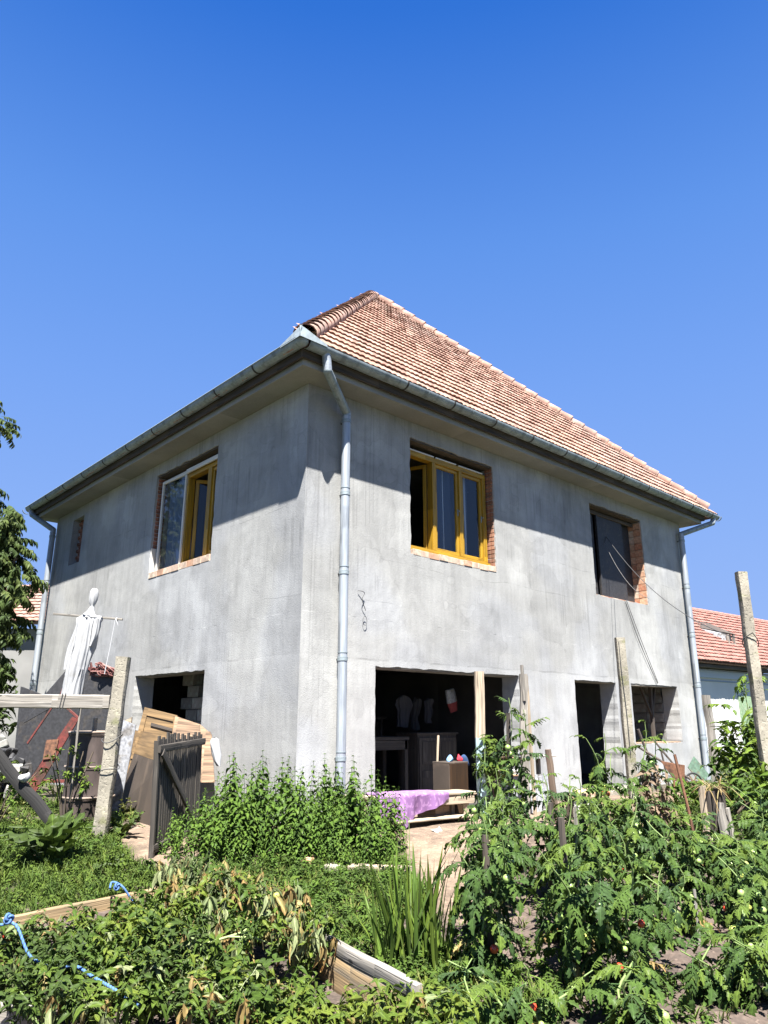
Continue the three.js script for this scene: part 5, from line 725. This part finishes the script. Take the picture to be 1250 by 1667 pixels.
const B = [
  [-2.30, 1.66, 0.36, { wilt: 0.62, n: 70 }, 'pepper plant with long bleached leaves at the far corner of the bed'],
  [-2.30, 2.05, 0.44, { wilt: 0.5 }, 'pepper plant with hanging silvery leaves below the bush'],
  [-2.66, 1.80, 0.15, { wilt: 0.15, n: 40 }, 'small bright pepper plant beside the knotted rope'],
  [-3.05, 1.72, 0.10, { wilt: 0.1, n: 30 }, 'shortest pepper plant at the middle of the far bed board'],
  [-3.48, 1.62, 0.16, { wilt: 0.3, n: 40 }, 'yellowing pepper plant at the outer end of the far bed board'],
  [-2.28, 2.48, 0.46, { wilt: 0.5 }, 'pepper plant with curled leaves beside the grass strip'],
  [-2.66, 2.2, 0.32, { wilt: 0.18 }, 'pepper plant in the second row behind the rope knot'],
  [-3.05, 2.12, 0.20, { n: 50 }, 'pepper plant before the knotted rope'],
  [-3.42, 2.05, 0.18, { wilt: 0.16, n: 50 }, 'pepper plant behind the blue and white rope end'],
  [-3.85, 1.95, 0.30, { wilt: 0.3, fruit: 3 }, 'ragged plant with red fruit at the frame edge by the rope end'],
  [-2.26, 2.92, 0.48, { wilt: 0.55, n: 80, fruit: 1 }, 'most wilted pepper plant drooping over the thick knotty board'],
  [-2.64, 2.6, 0.38, { wilt: 0.2, fruit: 1 }, 'pepper plant in the middle of the bed behind the thick pale stalk'],
  [-3.02, 2.52, 0.30, {}, 'pepper plant between the rope and the bed middle'],
  [-3.30, 2.42, 0.20, { wilt: 0.06, tone: [0, 3, 3, 0, 1] }, 'dark pepper plant right beside the blue and white rope'],
  [-3.74, 2.42, 0.24, { wilt: 0.1 }, 'pepper plant beyond the rope towards the pale board end'],
  [-2.34, 3.30, 0.40, { wilt: 0.6, n: 90 }, 'pepper plant before the knotty board at the start of its bare stretch'],
  [-2.72, 2.98, 0.36, { wilt: 0.25 }, 'pepper plant under the thick pale stalk'],
  [-3.02, 2.95, 0.28, { tone: [0, 3, 3, 0, 1], wilt: 0.05 }, 'dark leaved pepper plant at the bottom before the rope'],
  [-2.52, 4.0, 0.09, { wilt: 0.1, tone: [2, 1, 2, 1], n: 36, r: 0.16 }, 'tiny bright pepper plant at the foot of the bare knotty board'],
  [-2.86, 3.34, 0.26, { wilt: 0.12 }, 'pepper plant at the bottom edge below the pale stalk'],
  [-3.12, 3.3, 0.28, { wilt: 0.05, tone: [0, 3, 0, 1] }, 'pepper plant at the very bottom in front of the rope'],
  [-2.50, 4.46, 0.34, { wilt: 0.06, tone: [2, 1, 1, 2], n: 64 }, 'light yellow green pepper plant below the end of the knotty board'],
  [-3.70, 2.86, 0.22, {}, 'pepper plant at the bottom edge left of the rope'],
  [-3.40, 3.08, 0.20, { wilt: 0.04 }, 'pepper plant over the lower end of the blue and white rope'],
  [-3.05, 3.68, 0.30, { wilt: 0.1 }, 'pepper plant at the bottom edge under the dark leaved one'],
  [-2.62, 3.55, 0.12, { wilt: 0.3, n: 46 }, 'straggly low pepper plant at the foot of the knotty board'],
  [-2.90, 2.28, 0.26, {}, 'pepper plant between the far bed board and the bed middle'],
  [-2.48, 2.28, 0.40, { wilt: 0.42 }, 'pepper plant beside the curled leaved one at the far side of the bed'],
  [-3.22, 2.72, 0.24, {}, 'pepper plant just behind the lower end of the rope'],
  [-2.46, 2.75, 0.42, { wilt: 0.5 }, 'pepper plant just behind the most wilted one'],
  [-2.86, 2.75, 0.32, { wilt: 0.2 }, 'pepper plant above the fallen pale stalk'],
  [-3.58, 2.2, 0.18, { wilt: 0.1, n: 50 }, 'low pepper plant under the knotted end of the rope'],
  [-2.44, 4.60, 0.30, { wilt: 0.08, tone: [1, 2, 0, 1] }, 'pepper plant hiding the near end of the knotty board'],
  [-2.84, 3.74, 0.16, { wilt: 0.15, tone: [1, 2, 0, 1] }, 'pepper plant at the bottom edge before the bare stretch of board'],
];
for (const [x, z, h, o, l] of B) bedPlant(x, z, h, l, o);
{ const t = thing('broken_stalk', 'thick pale fallen plant stalk lying across the bed plants', 'stalk'); const b = new LB(); b.stalk([V(-3.0, 0.28, 2.85), V(-2.82, 0.33, 2.98), V(-2.58, 0.36, 3.02), V(-2.38, 0.40, 2.92)], 0.010, 0.005, 6); b.stalk([V(-2.68, 0.35, 3.01), V(-2.55, 0.34, 3.1), V(-2.46, 0.30, 3.15)], 0.007, 0.004, 6); part('stalk', b.build(), std({ color: lin(0.24, 0.30, 0.11), roughness: 0.7 }), t); for (let i = 0; i < 5; i++) hang('wilted_leaf', CG[i], LM.wilt[i % 3], t, V(-2.8 + i * 0.1, 0.34, 2.95 + 0.02 * i), i, 0, 0, 0.12); }

// nettle like bush: upright shoots with paired toothed leaves, 1 m high in their own space
function shootGeo(k) { const b = new LB(), lx = rr(-0.08, 0.08), lz = rr(-0.08, 0.08), P = (t) => V(lx * t * t, t, lz * t * t); b.stalk([0, 0.35, 0.7, 1].map(P), 0.006, 0.002); const n = 13; for (let i = 0; i < n; i++) { const t = 0.16 + 0.84 * Math.pow(i / n, 0.95), top = sm(0.72, 1, t), L = rr(0.085, 0.125) * (1 - 0.62 * top), y0 = i * 1.57 + rr(-0.3, 0.3) + k; for (const q of [0, Math.PI]) b.blade(mat4(P(t), y0 + q, rr(0.05, 0.45) - 0.2, rr(-0.25, 0.25)), L, L * rr(0.52, 0.66), { n: 4, droop: rr(0.35, 0.9), fold: rr(0.1, 0.35), peak: 0.3, wave: 0.04 }); } for (let i = 0; i < 6; i++) b.blade(mat4(P(0.985), i, rr(0.3, 1.1), 0), 0.035, 0.014, { n: 2 }); return b.build(); }
const SH = []; for (let i = 0; i < 9; i++) SH.push(shootGeo(i * 0.7));
function bush(name, label, cx, cz, ax, az, turn, n, h) {
  const t = thing(name, label, 'bush', [cx, terr(cx, cz), cz]);
  for (let i = 0; i < n; i++) { const a = rr(0, 6.28), q = Math.sqrt(rng()), u = Math.cos(a) * q * ax, v = Math.sin(a) * q * az, x = u * Math.cos(turn) - v * Math.sin(turn), z = u * Math.sin(turn) + v * Math.cos(turn), hh = h * (1 - 0.6 * q * q) * (0.78 + 0.5 * (fbm(cx + x * 2.6, cz + z * 2.6, 3) - 0.35)) * rr(0.66, 1.16); const o = hang('shoot', pick(SH), pick(LM.nettle), t, V(x, terr(cx + x, cz + z) - terr(cx, cz) - 0.03, z), rr(0, 6.28), 0, 0, hh); o.rotation.order = 'XYZ'; o.rotation.set((v / az) * 0.25 * q + rr(-0.08, 0.08), rr(0, 6.28), (-u / ax) * 0.2 * q + rr(-0.08, 0.08)); o.scale.set(hh * rr(0.85, 1.1), hh, hh * rr(0.85, 1.1)); }
}
bush('nettle_bush', 'broad leafy nettle bush against the house corner beside the gate', -0.88, 0.86, 1.12, 0.76, 0.75, 320, 0.98);
bush('nettle_bush', 'narrower leafy nettle bush before the downpipe beside the earth path', -0.36, 1.48, 0.58, 0.66, 0.75, 170, 0.93);
bush('low_nettles', 'low bright nettles at the foot of the open gate', -1.35, 0.35, 0.45, 0.35, 0.75, 40, 0.42);

// sword leaved plant
{ const t = thing('gladiolus', 'clump of upright sword shaped leaves before the path', 'sword leaved plant', [-1.66, terr(-1.66, 3.6), 3.62]);
  const G = [0, 1, 2, 3, 4].map(() => { const b = new LB(); b.blade(mat4(V(0, 0, 0), 0, 1.5, 0), 1, 0.05, { n: 7, droop: rr(-0.08, 0.34), fold: 0.25, peak: 0.35, twist: rr(-0.5, 0.5) }); return b.build(); });
  for (let i = 0; i < 95; i++) { const u = rr(-1, 1), v = rr(-1, 1), h = rr(0.42, 0.78) * (1 - 0.25 * Math.abs(u)); hang('leaf', pick(G), LM.sword[i % 3], t, V(u * 0.24 * 0.734 + v * 0.1, 0, u * 0.24 * 0.679 - v * 0.1), rr(0, 6.28), rr(-0.2, 0.12), rr(-0.25, 0.25), h * 1.1); }
  for (const [u, h] of [[0.02, 0.86], [0.06, 0.78]]) hang('leaf', G[0], LM.sword[0], t, V(u, 0, u), 0.6, 0.0, 0, h * 1.15);
  const s = new LB(); s.stalk([V(0, 0, 0), V(-0.01, 0.5, 0), V(-0.02, 0.92, 0.0)], 0.006, 0.003); part('flower_stalk', s.build(), stemMat, t);
}
// big leaved plants
const BG = [0, 1, 2, 3].map((i) => { const b = new LB(); b.stalk([V(0, 0, 0), V(0, 0.02, 0.2), V(0, 0, 0.36)], 0.022, 0.012); b.blade(mat4(V(0, 0.0, 0.3), 0, 0.0, 0), 0.8, 0.36, { n: 11, droop: [0.3, 0.55, 0.15, 0.8][i], fold: 0.35, wave: 0.14, peak: 0.4 }); return b.build(); });
function bigLeaf(name, label, cat, x, z, n, L, up, tone) { const t = thing(name, label, cat, [x, terr(x, z), z]); for (let i = 0; i < n; i++) hang('leaf', pick(BG), LM.big[pick(tone)], t, V(rr(-0.04, 0.04), 0, rr(-0.04, 0.04)), i * 2.4 + rr(-0.4, 0.4), up + rr(-0.35, 0.3), rr(-0.3, 0.3), L * rr(0.7, 1.15)); }
bigLeaf('horseradish', 'dark broad leaved horseradish plant left of the concrete post', 'leafy plant', -2.74, -0.05, 18, 0.46, 1.1, [2, 0, 2]);
bigLeaf('dock_plant', 'pale broad leaved dock low in the grass left of the earth path', 'leafy plant', -2.35, 0.35, 9, 0.3, 0.5, [1, 0]);
bigLeaf('dock_plant', 'small dark broad leaved weed at the foot of the concrete post', 'leafy plant', -1.75, -0.75, 16, 0.3, 0.8, [0, 2]);
bigLeaf('dock_plant', 'light broad leaved weed at the edge under the dark beam', 'leafy plant', -3.25, -0.1, 10, 0.34, 0.6, [1, 1, 0]);
bigLeaf('broad_leaf_plant', 'smooth broad pointed leaves at the very bottom, leftmost of three clumps', 'leafy plant', -2.10, 5.0, 4, 0.27, 1.25, [2, 0]);
bigLeaf('broad_leaf_plant', 'smooth broad pointed leaves at the bottom between the two other clumps', 'leafy plant', -1.88, 5.22, 4, 0.27, 1.25, [2, 0]);
bigLeaf('broad_leaf_plant', 'smooth broad pointed leaves nearest the lower corner', 'leafy plant', -1.70, 5.42, 4, 0.27, 1.25, [2, 0]);
// shrubs at the far side, straw
function shrub(name, label, x, y, z, r, h, n, tone, set = LM.shrub, geo = SG, s0 = 0.3) { const t = thing(name, label, 'shrub', [x, terr(x, z) + y, z]); const b = new LB(); for (let s = 0; s < 9; s++) { const a = s * 0.7; b.stalk([V(0, -0.05, 0), V(Math.cos(a) * r * 0.3, h * 0.4, Math.sin(a) * r * 0.3), V(Math.cos(a) * r * 0.8, h * 0.85, Math.sin(a) * r * 0.8)], 0.012, 0.005); } part('stem', b.build(), twigMat, t); for (let i = 0; i < n; i++) { const a = rr(0, 6.28), c = rr(-0.2, 1), q = Math.pow(rng(), 0.4), rad = r * q * Math.sqrt(Math.max(0, 1 - c * c)) * (0.85 + 0.3 * fbm(a * 1.5, c * 3, 2)), p = V(Math.cos(a) * rad, h * (0.45 + 0.5 * c * q), Math.sin(a) * rad); hang('sprig', pick(geo), set[pick(tone)], t, p, 1.57 - a + rr(-0.7, 0.7), rr(-0.6, 0.3), rr(-0.4, 0.4), s0 * rr(0.7, 1.2)); } return t; }
const shA = shrub('raspberry_shrub', 'bright leafy raspberry shrub between the far downpipe and the tall post', 5.55, 0, 3.2, 0.5, 1.3, 120, [0, 1, 1, 2]);
{ const b = new LB(); b.stalk([V(-0.1, 1.1, 0), V(-0.16, 1.5, 0), V(-0.22, 1.85, 0.05)], 0.008, 0.004); part('shoot', b.build(), stemMat, shA); for (let i = 0; i < 7; i++) hang('leaf', pick(TL), LM.shrub[i % 2], shA, V(-0.2 + 0.01 * i, 1.6 + 0.04 * i, 0.04), i * 2.2, 0.3, 0, 0.28); for (let i = 0; i < 3; i++) hang('leaf', pick(TL), LM.shrub[i % 2], shA, V(-0.42, 1.42, -0.2), i * 1.8 + 2, 0.2, 0, 0.26); }
shrub('squash_plant', 'sprawling broad leaved squash plant below the raspberry shrub', 3.75, 0, 4.3, 0.6, 0.72, 110, [0, 2, 0, 1], LM.shrub, SG, 0.3);
shrub('weedy_shrub', 'dark tangled weeds around the old cart', 4.9, 0, 3.0, 0.7, 0.42, 90, [2, 0], LM.shrub, SG, 0.24);
shrub('elder_shrub', 'dark leafy elder shrub in the corner under the tree', -1.9, 0.0, -7.9, 0.85, 2.5, 190, [0, 1], LM.tree, SG, 0.42);
shrub('vine_thicket', 'low leafy vine thicket over the red frames left of the drum', -2.6, 0.0, -2.3, 0.5, 0.7, 60, [0, 1, 2], LM.shrub, SG, 0.14);
shrub('vine_thicket', 'leafy vine climbing in front of the rusty drum', -2.1, 0.0, -1.5, 0.3, 1.0, 30, [0, 1], LM.shrub, SG, 0.12);
shrub('yellow_weed', 'yellow green feathery weed beside the brown box behind the prop', 2.45, 0.15, 1.05, 0.22, 0.85, 46, [1, 1, 0], LM.bed, SG, 0.2);
{ const dry = [leafMat(0.34, 0.28, 0.15, 2), leafMat(0.27, 0.20, 0.10, 2)], dryM = std({ color: lin(0.13, 0.09, 0.055), side: THREE.DoubleSide });
  const t = thing('dry_straw', 'bunch of dry yellow straw lying on the split stubs', 'straw', [2.26, 1.02, 4.0]); for (let i = 0; i < 60; i++) { const b = new LB(); const a = rr(0, 6.28), l = rr(0.1, 0.24); b.blade(mat4(V(rr(-0.08, 0.08), 0, rr(-0.08, 0.08)), a, rr(-0.2, 1.1), 0), l, 0.012, { n: 4, droop: rr(0.3, 1.5) }); part('blade', b.build(), dry[i % 2], t); }
  const u = thing('dry_stalks', 'brown dried out plant standing among the green tomatoes before the stubs', 'dry plant', [1.85, terr(1.85, 3.6), 3.62]); for (let i = 0; i < 34; i++) hang('sprig', pick(SG), dryM, u, V(rr(-0.2, 0.2), rr(0.1, 0.75), rr(-0.2, 0.2)), rr(0, 6), 0, 0, rr(0.14, 0.24)); }
// tree at the frame edge
{ const t = thing('walnut_tree', 'dark leaved tree reaching in at the edge beside the house', 'tree', [-2.2, 0.45, -8.6]);
  const tr = []; tr.push(roughen(rod(V(0, -0.2, 0), V(0.1, 3.2, 0.1), 0.17, 0.12, 12), 0.03, 4)); part('trunk', tr, twigMat, t);
  const C = [[0.55, 5.2, 0.42, 0.34], [0.66, 4.5, 0.52, 0.42], [0.76, 3.75, 0.62, 0.44], [0.66, 3.5, 0.54, 0.5], [0.74, 2.9, 0.62, 0.44], [0.60, 2.47, 0.52, 0.48], [0.70, 2.1, 0.62, 0.34], [0.70, 4.9, 0.58, 0.26], [0.15, 5.5, 0.06, 0.5], [0.21, 4.4, 0.12, 0.7], [0.35, 3.17, 0.25, 0.65], [0.27, 7.16, 0.18, 0.26], [-0.06, 7.58, -0.13, 0.36], [0.92, 4.3, 0.79, 0.24], [0.98, 3.86, 0.84, 0.24], [0.45, 4.77, 0.35, 0.45], [0.2, 2.3, 0.1, 0.6], [0.45, 4.05, 0.33, 0.5], [-0.6, 6.3, -0.6, 0.9], [-0.7, 4.0, -0.7, 1.0]];
  for (const [x, y, z, r] of C) part('limb', [tube([V(0.08, 2.4 + rr(0, 0.8), 0.08), V(x * 0.5, y * 0.75, z * 0.5), V(x, y, z)], 0.035, 10, 6)], twigMat, t);
  const tg = [0, 1, 2, 3].map(() => { const b = new LB(), P = (k) => V(0, -0.3 * k * k, k); b.stalk([0, 0.4, 0.8, 1].map(P), 0.012, 0.006); for (let i = 0; i < 7; i++) for (const q of [-1, 1]) { const k = 0.2 + 0.8 * (i / 7), L = rr(0.32, 0.46); b.blade(mat4(P(k), q * rr(0.7, 1.2), -rr(0.1, 0.9), q * rr(-0.4, 0.4)), L, L * 0.36, { n: 4, droop: rr(0.3, 0.9), fold: 0.3 }); } return b.build(); });
  const by = [[], [], []]; for (const [x, y, z, r] of C) { const n = Math.round(230 * r * r + 16); for (let i = 0; i < n; i++) { const d = V(rr(-1, 1), rr(-1, 1), rr(-1, 1)); if (d.length() > 1) { i--; continue; } const e = d.clone().normalize(), m = mat4(V(x, y, z).addScaledVector(d, r), Math.atan2(e.x, e.z) + rr(-0.7, 0.7), e.y * 0.5 - 0.35 + rr(-0.3, 0.3), rr(-0.4, 0.4), rr(0.26, 0.4)); by[Math.floor(rng() * 3)].push([tg[Math.floor(rng() * 4)], m]); } }
  by.forEach((l, i) => { const c = part('crown', l.map(([g, m]) => g.clone().applyMatrix4(m)), LM.tree[i], t); c.userData.kind = 'stuff'; });
}
// grass and small weeds
function scatter(name, geos, mats, n, where, s0, s1, label) {
  const M4 = new THREE.Matrix4(), per = geos.map(() => []); let tries = 0, k = 0; while (k < n && tries++ < n * 40) { const [x, z] = where(); if (x === null) continue; per[Math.floor(rng() * geos.length)].push(mat4(V(x, terr(x, z) - 0.01, z), rr(0, 6.28), rr(-0.2, 0.2), rr(-0.2, 0.2), rr(s0, s1))); k++; }
  const root = new THREE.Group(); root.name = numbered(name); scene.add(root); tag(root, label, name.replace('_', ' ')); root.userData.kind = 'stuff';
  geos.forEach((g, i) => { const im = new THREE.InstancedMesh(g, mats[i % mats.length], per[i].length); im.name = name === 'grass' ? 'tuft' : 'weed'; shade(im); per[i].forEach((m, j) => im.setMatrixAt(j, m)); im.userData.kind = 'stuff'; root.add(im); });
}
const tuft = () => { const b = new LB(); for (let i = 0; i < 9; i++) b.blade(mat4(V(rr(-0.12, 0.12), 0, rr(-0.12, 0.12)), rr(0, 6.28), rr(0.9, 1.5), 0), rr(0.5, 1.0), 0.05, { n: 3, droop: rr(0.1, 0.7), fold: 0.3 }); return b.build(); };
const weed = () => { const b = new LB(); for (let s = 0; s < 5; s++) { const x = rr(-0.3, 0.3), z = rr(-0.3, 0.3), h = rr(0.3, 0.9); b.stalk([V(x * 0.3, 0, z * 0.3), V(x, h, z)], 0.012, 0.006); for (let i = 0; i < 7; i++) { const k = 0.25 + 0.75 * (i / 7), L = rr(0.16, 0.3); b.blade(mat4(V(x * (0.3 + 0.7 * k), h * k, z * (0.3 + 0.7 * k)), i * 2.4, rr(-0.1, 0.7), 0), L, L * 0.55, { n: 3, droop: 0.4 }); } } return b.build(); };
const freeOf = (x, z) => inPath(x, z) < 0.12 + rng() * 0.2 && !(x > -0.15 && z < 0.15) && !(x < -2.1 && z > 1.25 && x > -4.5);
const grassM = [leafMat(0.10, 0.165, 0.024, 1), leafMat(0.135, 0.20, 0.03, 1), leafMat(0.20, 0.215, 0.06, 1), leafMat(0.07, 0.125, 0.02, 1)];
const strip = () => { const x = rr(-2.15, 0.6), z = rr(1.3, 4.6); return freeOf(x, z) && (x < -1.35 || z < 3.0) ? [x, z] : [null]; };
const leftYard = () => { const x = rr(-5.5, -0.6), z = rr(-4.5, 1.3); return freeOf(x, z) ? [x, z] : [null]; };
const rightYard = () => { const x = rr(-1.7, 8), z = rr(1.3, 7); return freeOf(x, z) && !(Math.hypot((x - 0.45) * 0.8, z - 4.75) < 0.65) ? [x, z] : [null]; };
const farYard = () => { const x = rr(-14, 30), z = rr(-26, 14); return along(x, z) > 8.5 && !(x > -0.3 && x < 11.2 && z < 0.6 && z > -10.2) && inPath(x, z) < 0.3 ? [x, z] : [null]; };
scatter('grass', [tuft(), tuft(), tuft(), tuft()], grassM, 5200, () => (rng() < 0.5 ? strip() : rng() < 0.6 ? leftYard() : rightYard()), 0.09, 0.2, 'short green grass growing between the beds and the gate');
const lawn = () => { const x = rr(-4.8, -1.5), z = rr(-2.2, 1.22); return freeOf(x, z) ? [x, z] : [null]; };
scatter('grass', [tuft(), tuft(), tuft(), weed()], [grassM[0], grassM[1], grassM[3], LM.bed[1]], 4200, lawn, 0.10, 0.2, 'lush green grass and weeds around the concrete post and the horseradish');
scatter('ground_weeds', [weed(), weed(), weed()], [LM.bed[0], LM.nettle[1], LM.shrub[0]], 3400, () => (rng() < 0.35 ? strip() : rng() < 0.45 ? leftYard() : rightYard()), 0.08, 0.2, 'small leafy weeds covering the ground between the plants');
scatter('grass', [tuft(), tuft(), weed()], grassM, 6000, farYard, 0.2, 0.5, 'rough grass behind and beside the house');
// ------------------------------------------------------------------ neighbouring houses
function farRoof(parent, O, ex, nIn, W, q, h, rows, tw, mats) { // tiles row by row on one slope
  const ey = nIn.clone().multiplyScalar(q).add(V(0, h, 0)), L = ey.length(); ey.normalize(); const ez = V(0, 0, 0).crossVectors(ex, ey); if (ez.y < 0) ez.negate();
  const g = L / rows, by = mats.map(() => []);
  const proto = (() => { const n = 5, p = [], idx = []; for (let i = 0; i <= n; i++) { const x = (i / n) * tw, z = 0.02 * Math.sin((i / n) * Math.PI); p.push(x, 0, z + 0.055, x, g * 1.08, z + 0.012, x, 0, z + 0.01); } for (let i = 0; i < n; i++) { const a = 3 * i, b = a + 3; idx.push(a, b, b + 1, a, b + 1, a + 1, a + 2, b + 2, b, a + 2, b, a); } const r = new THREE.BufferGeometry(); r.setAttribute('position', new THREE.BufferAttribute(new Float32Array(p), 3)); r.setIndex(idx); const s = r.toNonIndexed(); s.computeVertexNormals(); const c = toCreasedNormals(s, 0.6), uv = new Float32Array(c.attributes.position.count * 2); for (let i = 0; i < uv.length / 2; i++) { uv[2 * i] = c.attributes.position.getX(i); uv[2 * i + 1] = c.attributes.position.getY(i); } c.setAttribute('uv', new THREE.BufferAttribute(uv, 2)); return c; })();
  for (let r = 0; r < rows; r++) for (let x = 0; x < W; x += tw) { const m = new THREE.Matrix4().makeBasis(ex, ey, ez); m.setPosition(O.clone().addScaledVector(ex, x).addScaledVector(ey, r * g + rr(-0.01, 0.01)).addScaledVector(ez, rr(0, 0.012))); by[Math.floor(rng() * mats.length)].push(proto.clone().applyMatrix4(m)); }
  by.forEach((b, i) => stuff(part('roof_tiles', b, mats[i], parent)));
}
{
  const t = thing('white_house', 'white walled neighbour house with a red tile roof and small dormers', 'house');
  const ex = V(0.996, 0, 0.088), n = V(0.088, 0, -0.996), O = V(18.785, 3.6, -3.427).addScaledVector(ex, -6), W = 22, P = (x, y, z) => O.clone().addScaledVector(ex, x).addScaledVector(n, z).setY(y);
  const whitewash = std({ map: tex(256, 256, 5, 5, (x, y) => { const f = 0.92 + 0.12 * fbm(x, y, 4); return [204 * f, 204 * f, 203 * f]; }) });
  const box = (x0, x1, y0, y1, z0, z1) => { const g = bx(x1 - x0, y1 - y0, z1 - z0), m = new THREE.Matrix4().makeBasis(ex, V(0, 1, 0), n.clone().negate()); m.setPosition(P((x0 + x1) / 2, (y0 + y1) / 2, (z0 + z1) / 2)); return g.applyMatrix4(m); };
  part('wall', box(0.4, W - 0.4, -0.2, 3.4, 0.45, 5.6), whitewash, t);
  part('cornice', box(0.4, W - 0.4, 3.1, 3.34, 0.36, 0.448), std({ color: lin(0.42, 0.46, 0.52) }), t); part('eave_board', box(0, W, 3.42, 3.52, 0.08, 0.5), M.darkWood, t);
  part('plaster_line', box(0.4, W - 0.4, 2.98, 3.03, 0.42, 0.449), std({ color: lin(0.25, 0.3, 0.38) }), t);
  const gp = std({ map: rustTex([120, 142, 112], [136, 146, 120], 0.5), roughness: 0.7 }); const d = part('door', box(9.25, 10.15, 0.4, 2.55, 0.40, 0.447), gp, t); part('door_panel', box(9.35, 9.65, 1.5, 2.4, 0.38, 0.399), gp, d); part('door_panel', box(9.75, 10.05, 1.5, 2.4, 0.38, 0.399), gp, d);
  const r = part('roof', [quadSlab(P(0, 3.56, 0), P(W, 3.56, 0), P(W, 6.10, 3), P(0, 6.10, 3), 0.05), quadSlab(P(0, 3.56, 6), P(W, 3.56, 6), P(W, 6.10, 3), P(0, 6.10, 3), 0.05)], TILES[3], t);
  const mats = [[132, 94, 84], [124, 85, 75], [116, 79, 70]].map((c) => std({ map: clay(c), roughness: 0.9 }));
  farRoof(r, P(0, 3.6, -0.05), ex, n, W, 3.05, 2.55, 17, 0.19, mats);
  for (let x = 0; x < W; x += 0.42) { const c = new THREE.CylinderGeometry(0.11, 0.12, 0.44, 10, 1, false, -Math.PI / 2, Math.PI); c.rotateZ(Math.PI / 2); const m = new THREE.Matrix4().makeBasis(ex, V(0, 1, 0), n.clone().negate()); m.setPosition(P(x + 0.2, 6.12, 3)); part('ridge_tile', roughen(c.applyMatrix4(m), 0.01, 6), mats[0], r); }
  for (const [x, z] of [[8.35, 1.65], [10.3, 1.05]]) { const y = 3.6 + z * 0.85; part('dormer', [quadSlab(P(x - 1.05, y + 0.62, z + 0.72), P(x + 0.35, y + 0.36, z - 0.1), P(x + 0.45, y + 0.9, z + 0.95), P(x - 0.9, y + 0.92, z + 1.05), 0.06)], M.darkWood, r); part('dormer_cheek', quadSlab(P(x - 1.02, y + 0.55, z + 0.68), P(x - 0.12, y - 0.05, z + 0.02), P(x - 0.10, y + 0.36, z + 0.02), P(x - 1.0, y + 0.60, z + 0.70), 0.04), M.greySheet, r); part('dormer_frame', [box(x - 0.16, x + 0.34, y - 0.04, y + 0.02, z - 0.12, z + 0.1), box(x - 0.16, x - 0.1, y, y + 0.36, z - 0.1, z), box(x + 0.28, x + 0.34, y, y + 0.36, z - 0.1, z)], M.greyWood, r); part('dormer_opening', box(x - 0.1, x + 0.28, y + 0.02, y + 0.36, z + 0.02, z + 0.3), M.dark, r); }
}
{ // low house seen through the tree
  const t = thing('low_house', 'low house with a faded red roof seen through the tree', 'house');
  const ex = V(0.734, 0, 0.679), n = V(0.679, 0, -0.734), O = V(1.7, 4.75, -18.6).addScaledVector(ex, -5), P = (x, y, z) => O.clone().addScaledVector(ex, x).addScaledVector(n, z).setY(y);
  const box = (x0, x1, y0, y1, z0, z1) => { const g = bx(x1 - x0, y1 - y0, z1 - z0), m = new THREE.Matrix4().makeBasis(ex, V(0, 1, 0), n.clone().negate()); m.setPosition(P((x0 + x1) / 2, (y0 + y1) / 2, (z0 + z1) / 2)); return g.applyMatrix4(m); };
  part('wall', box(0.3, 7.2, 0, 4.6, 0.4, 5), std({ map: tex(64, 64, 4, 4, (x, y) => { const f = 0.85 + 0.2 * fbm(x * 2, y * 2, 3); return [128 * f, 127 * f, 124 * f]; }) }), t);
  const r = part('roof', [quadSlab(P(0, 4.72, 0), P(7.5, 4.72, 0), P(6.0, 6.4, 2.6), P(0, 6.4, 2.6), 0.08), quadSlab(P(7.5, 4.72, 0), P(7.5, 4.72, 5.4), P(6, 6.4, 2.7), P(6, 6.4, 2.6), 0.08)], TILES[5], t);
  farRoof(r, P(0, 4.76, -0.05), ex, n, 6.1, 2.6, 1.68, 12, 0.22, [TILES[5], TILES[0]]);
  const w = part('window', box(3.2, 4.2, 2.4, 3.6, 0.36, 0.399), M.whitePaint, t); part('pane', box(3.28, 4.12, 2.48, 3.52, 0.34, 0.359), M.dark, w);
}
renderer.render(scene, camera);
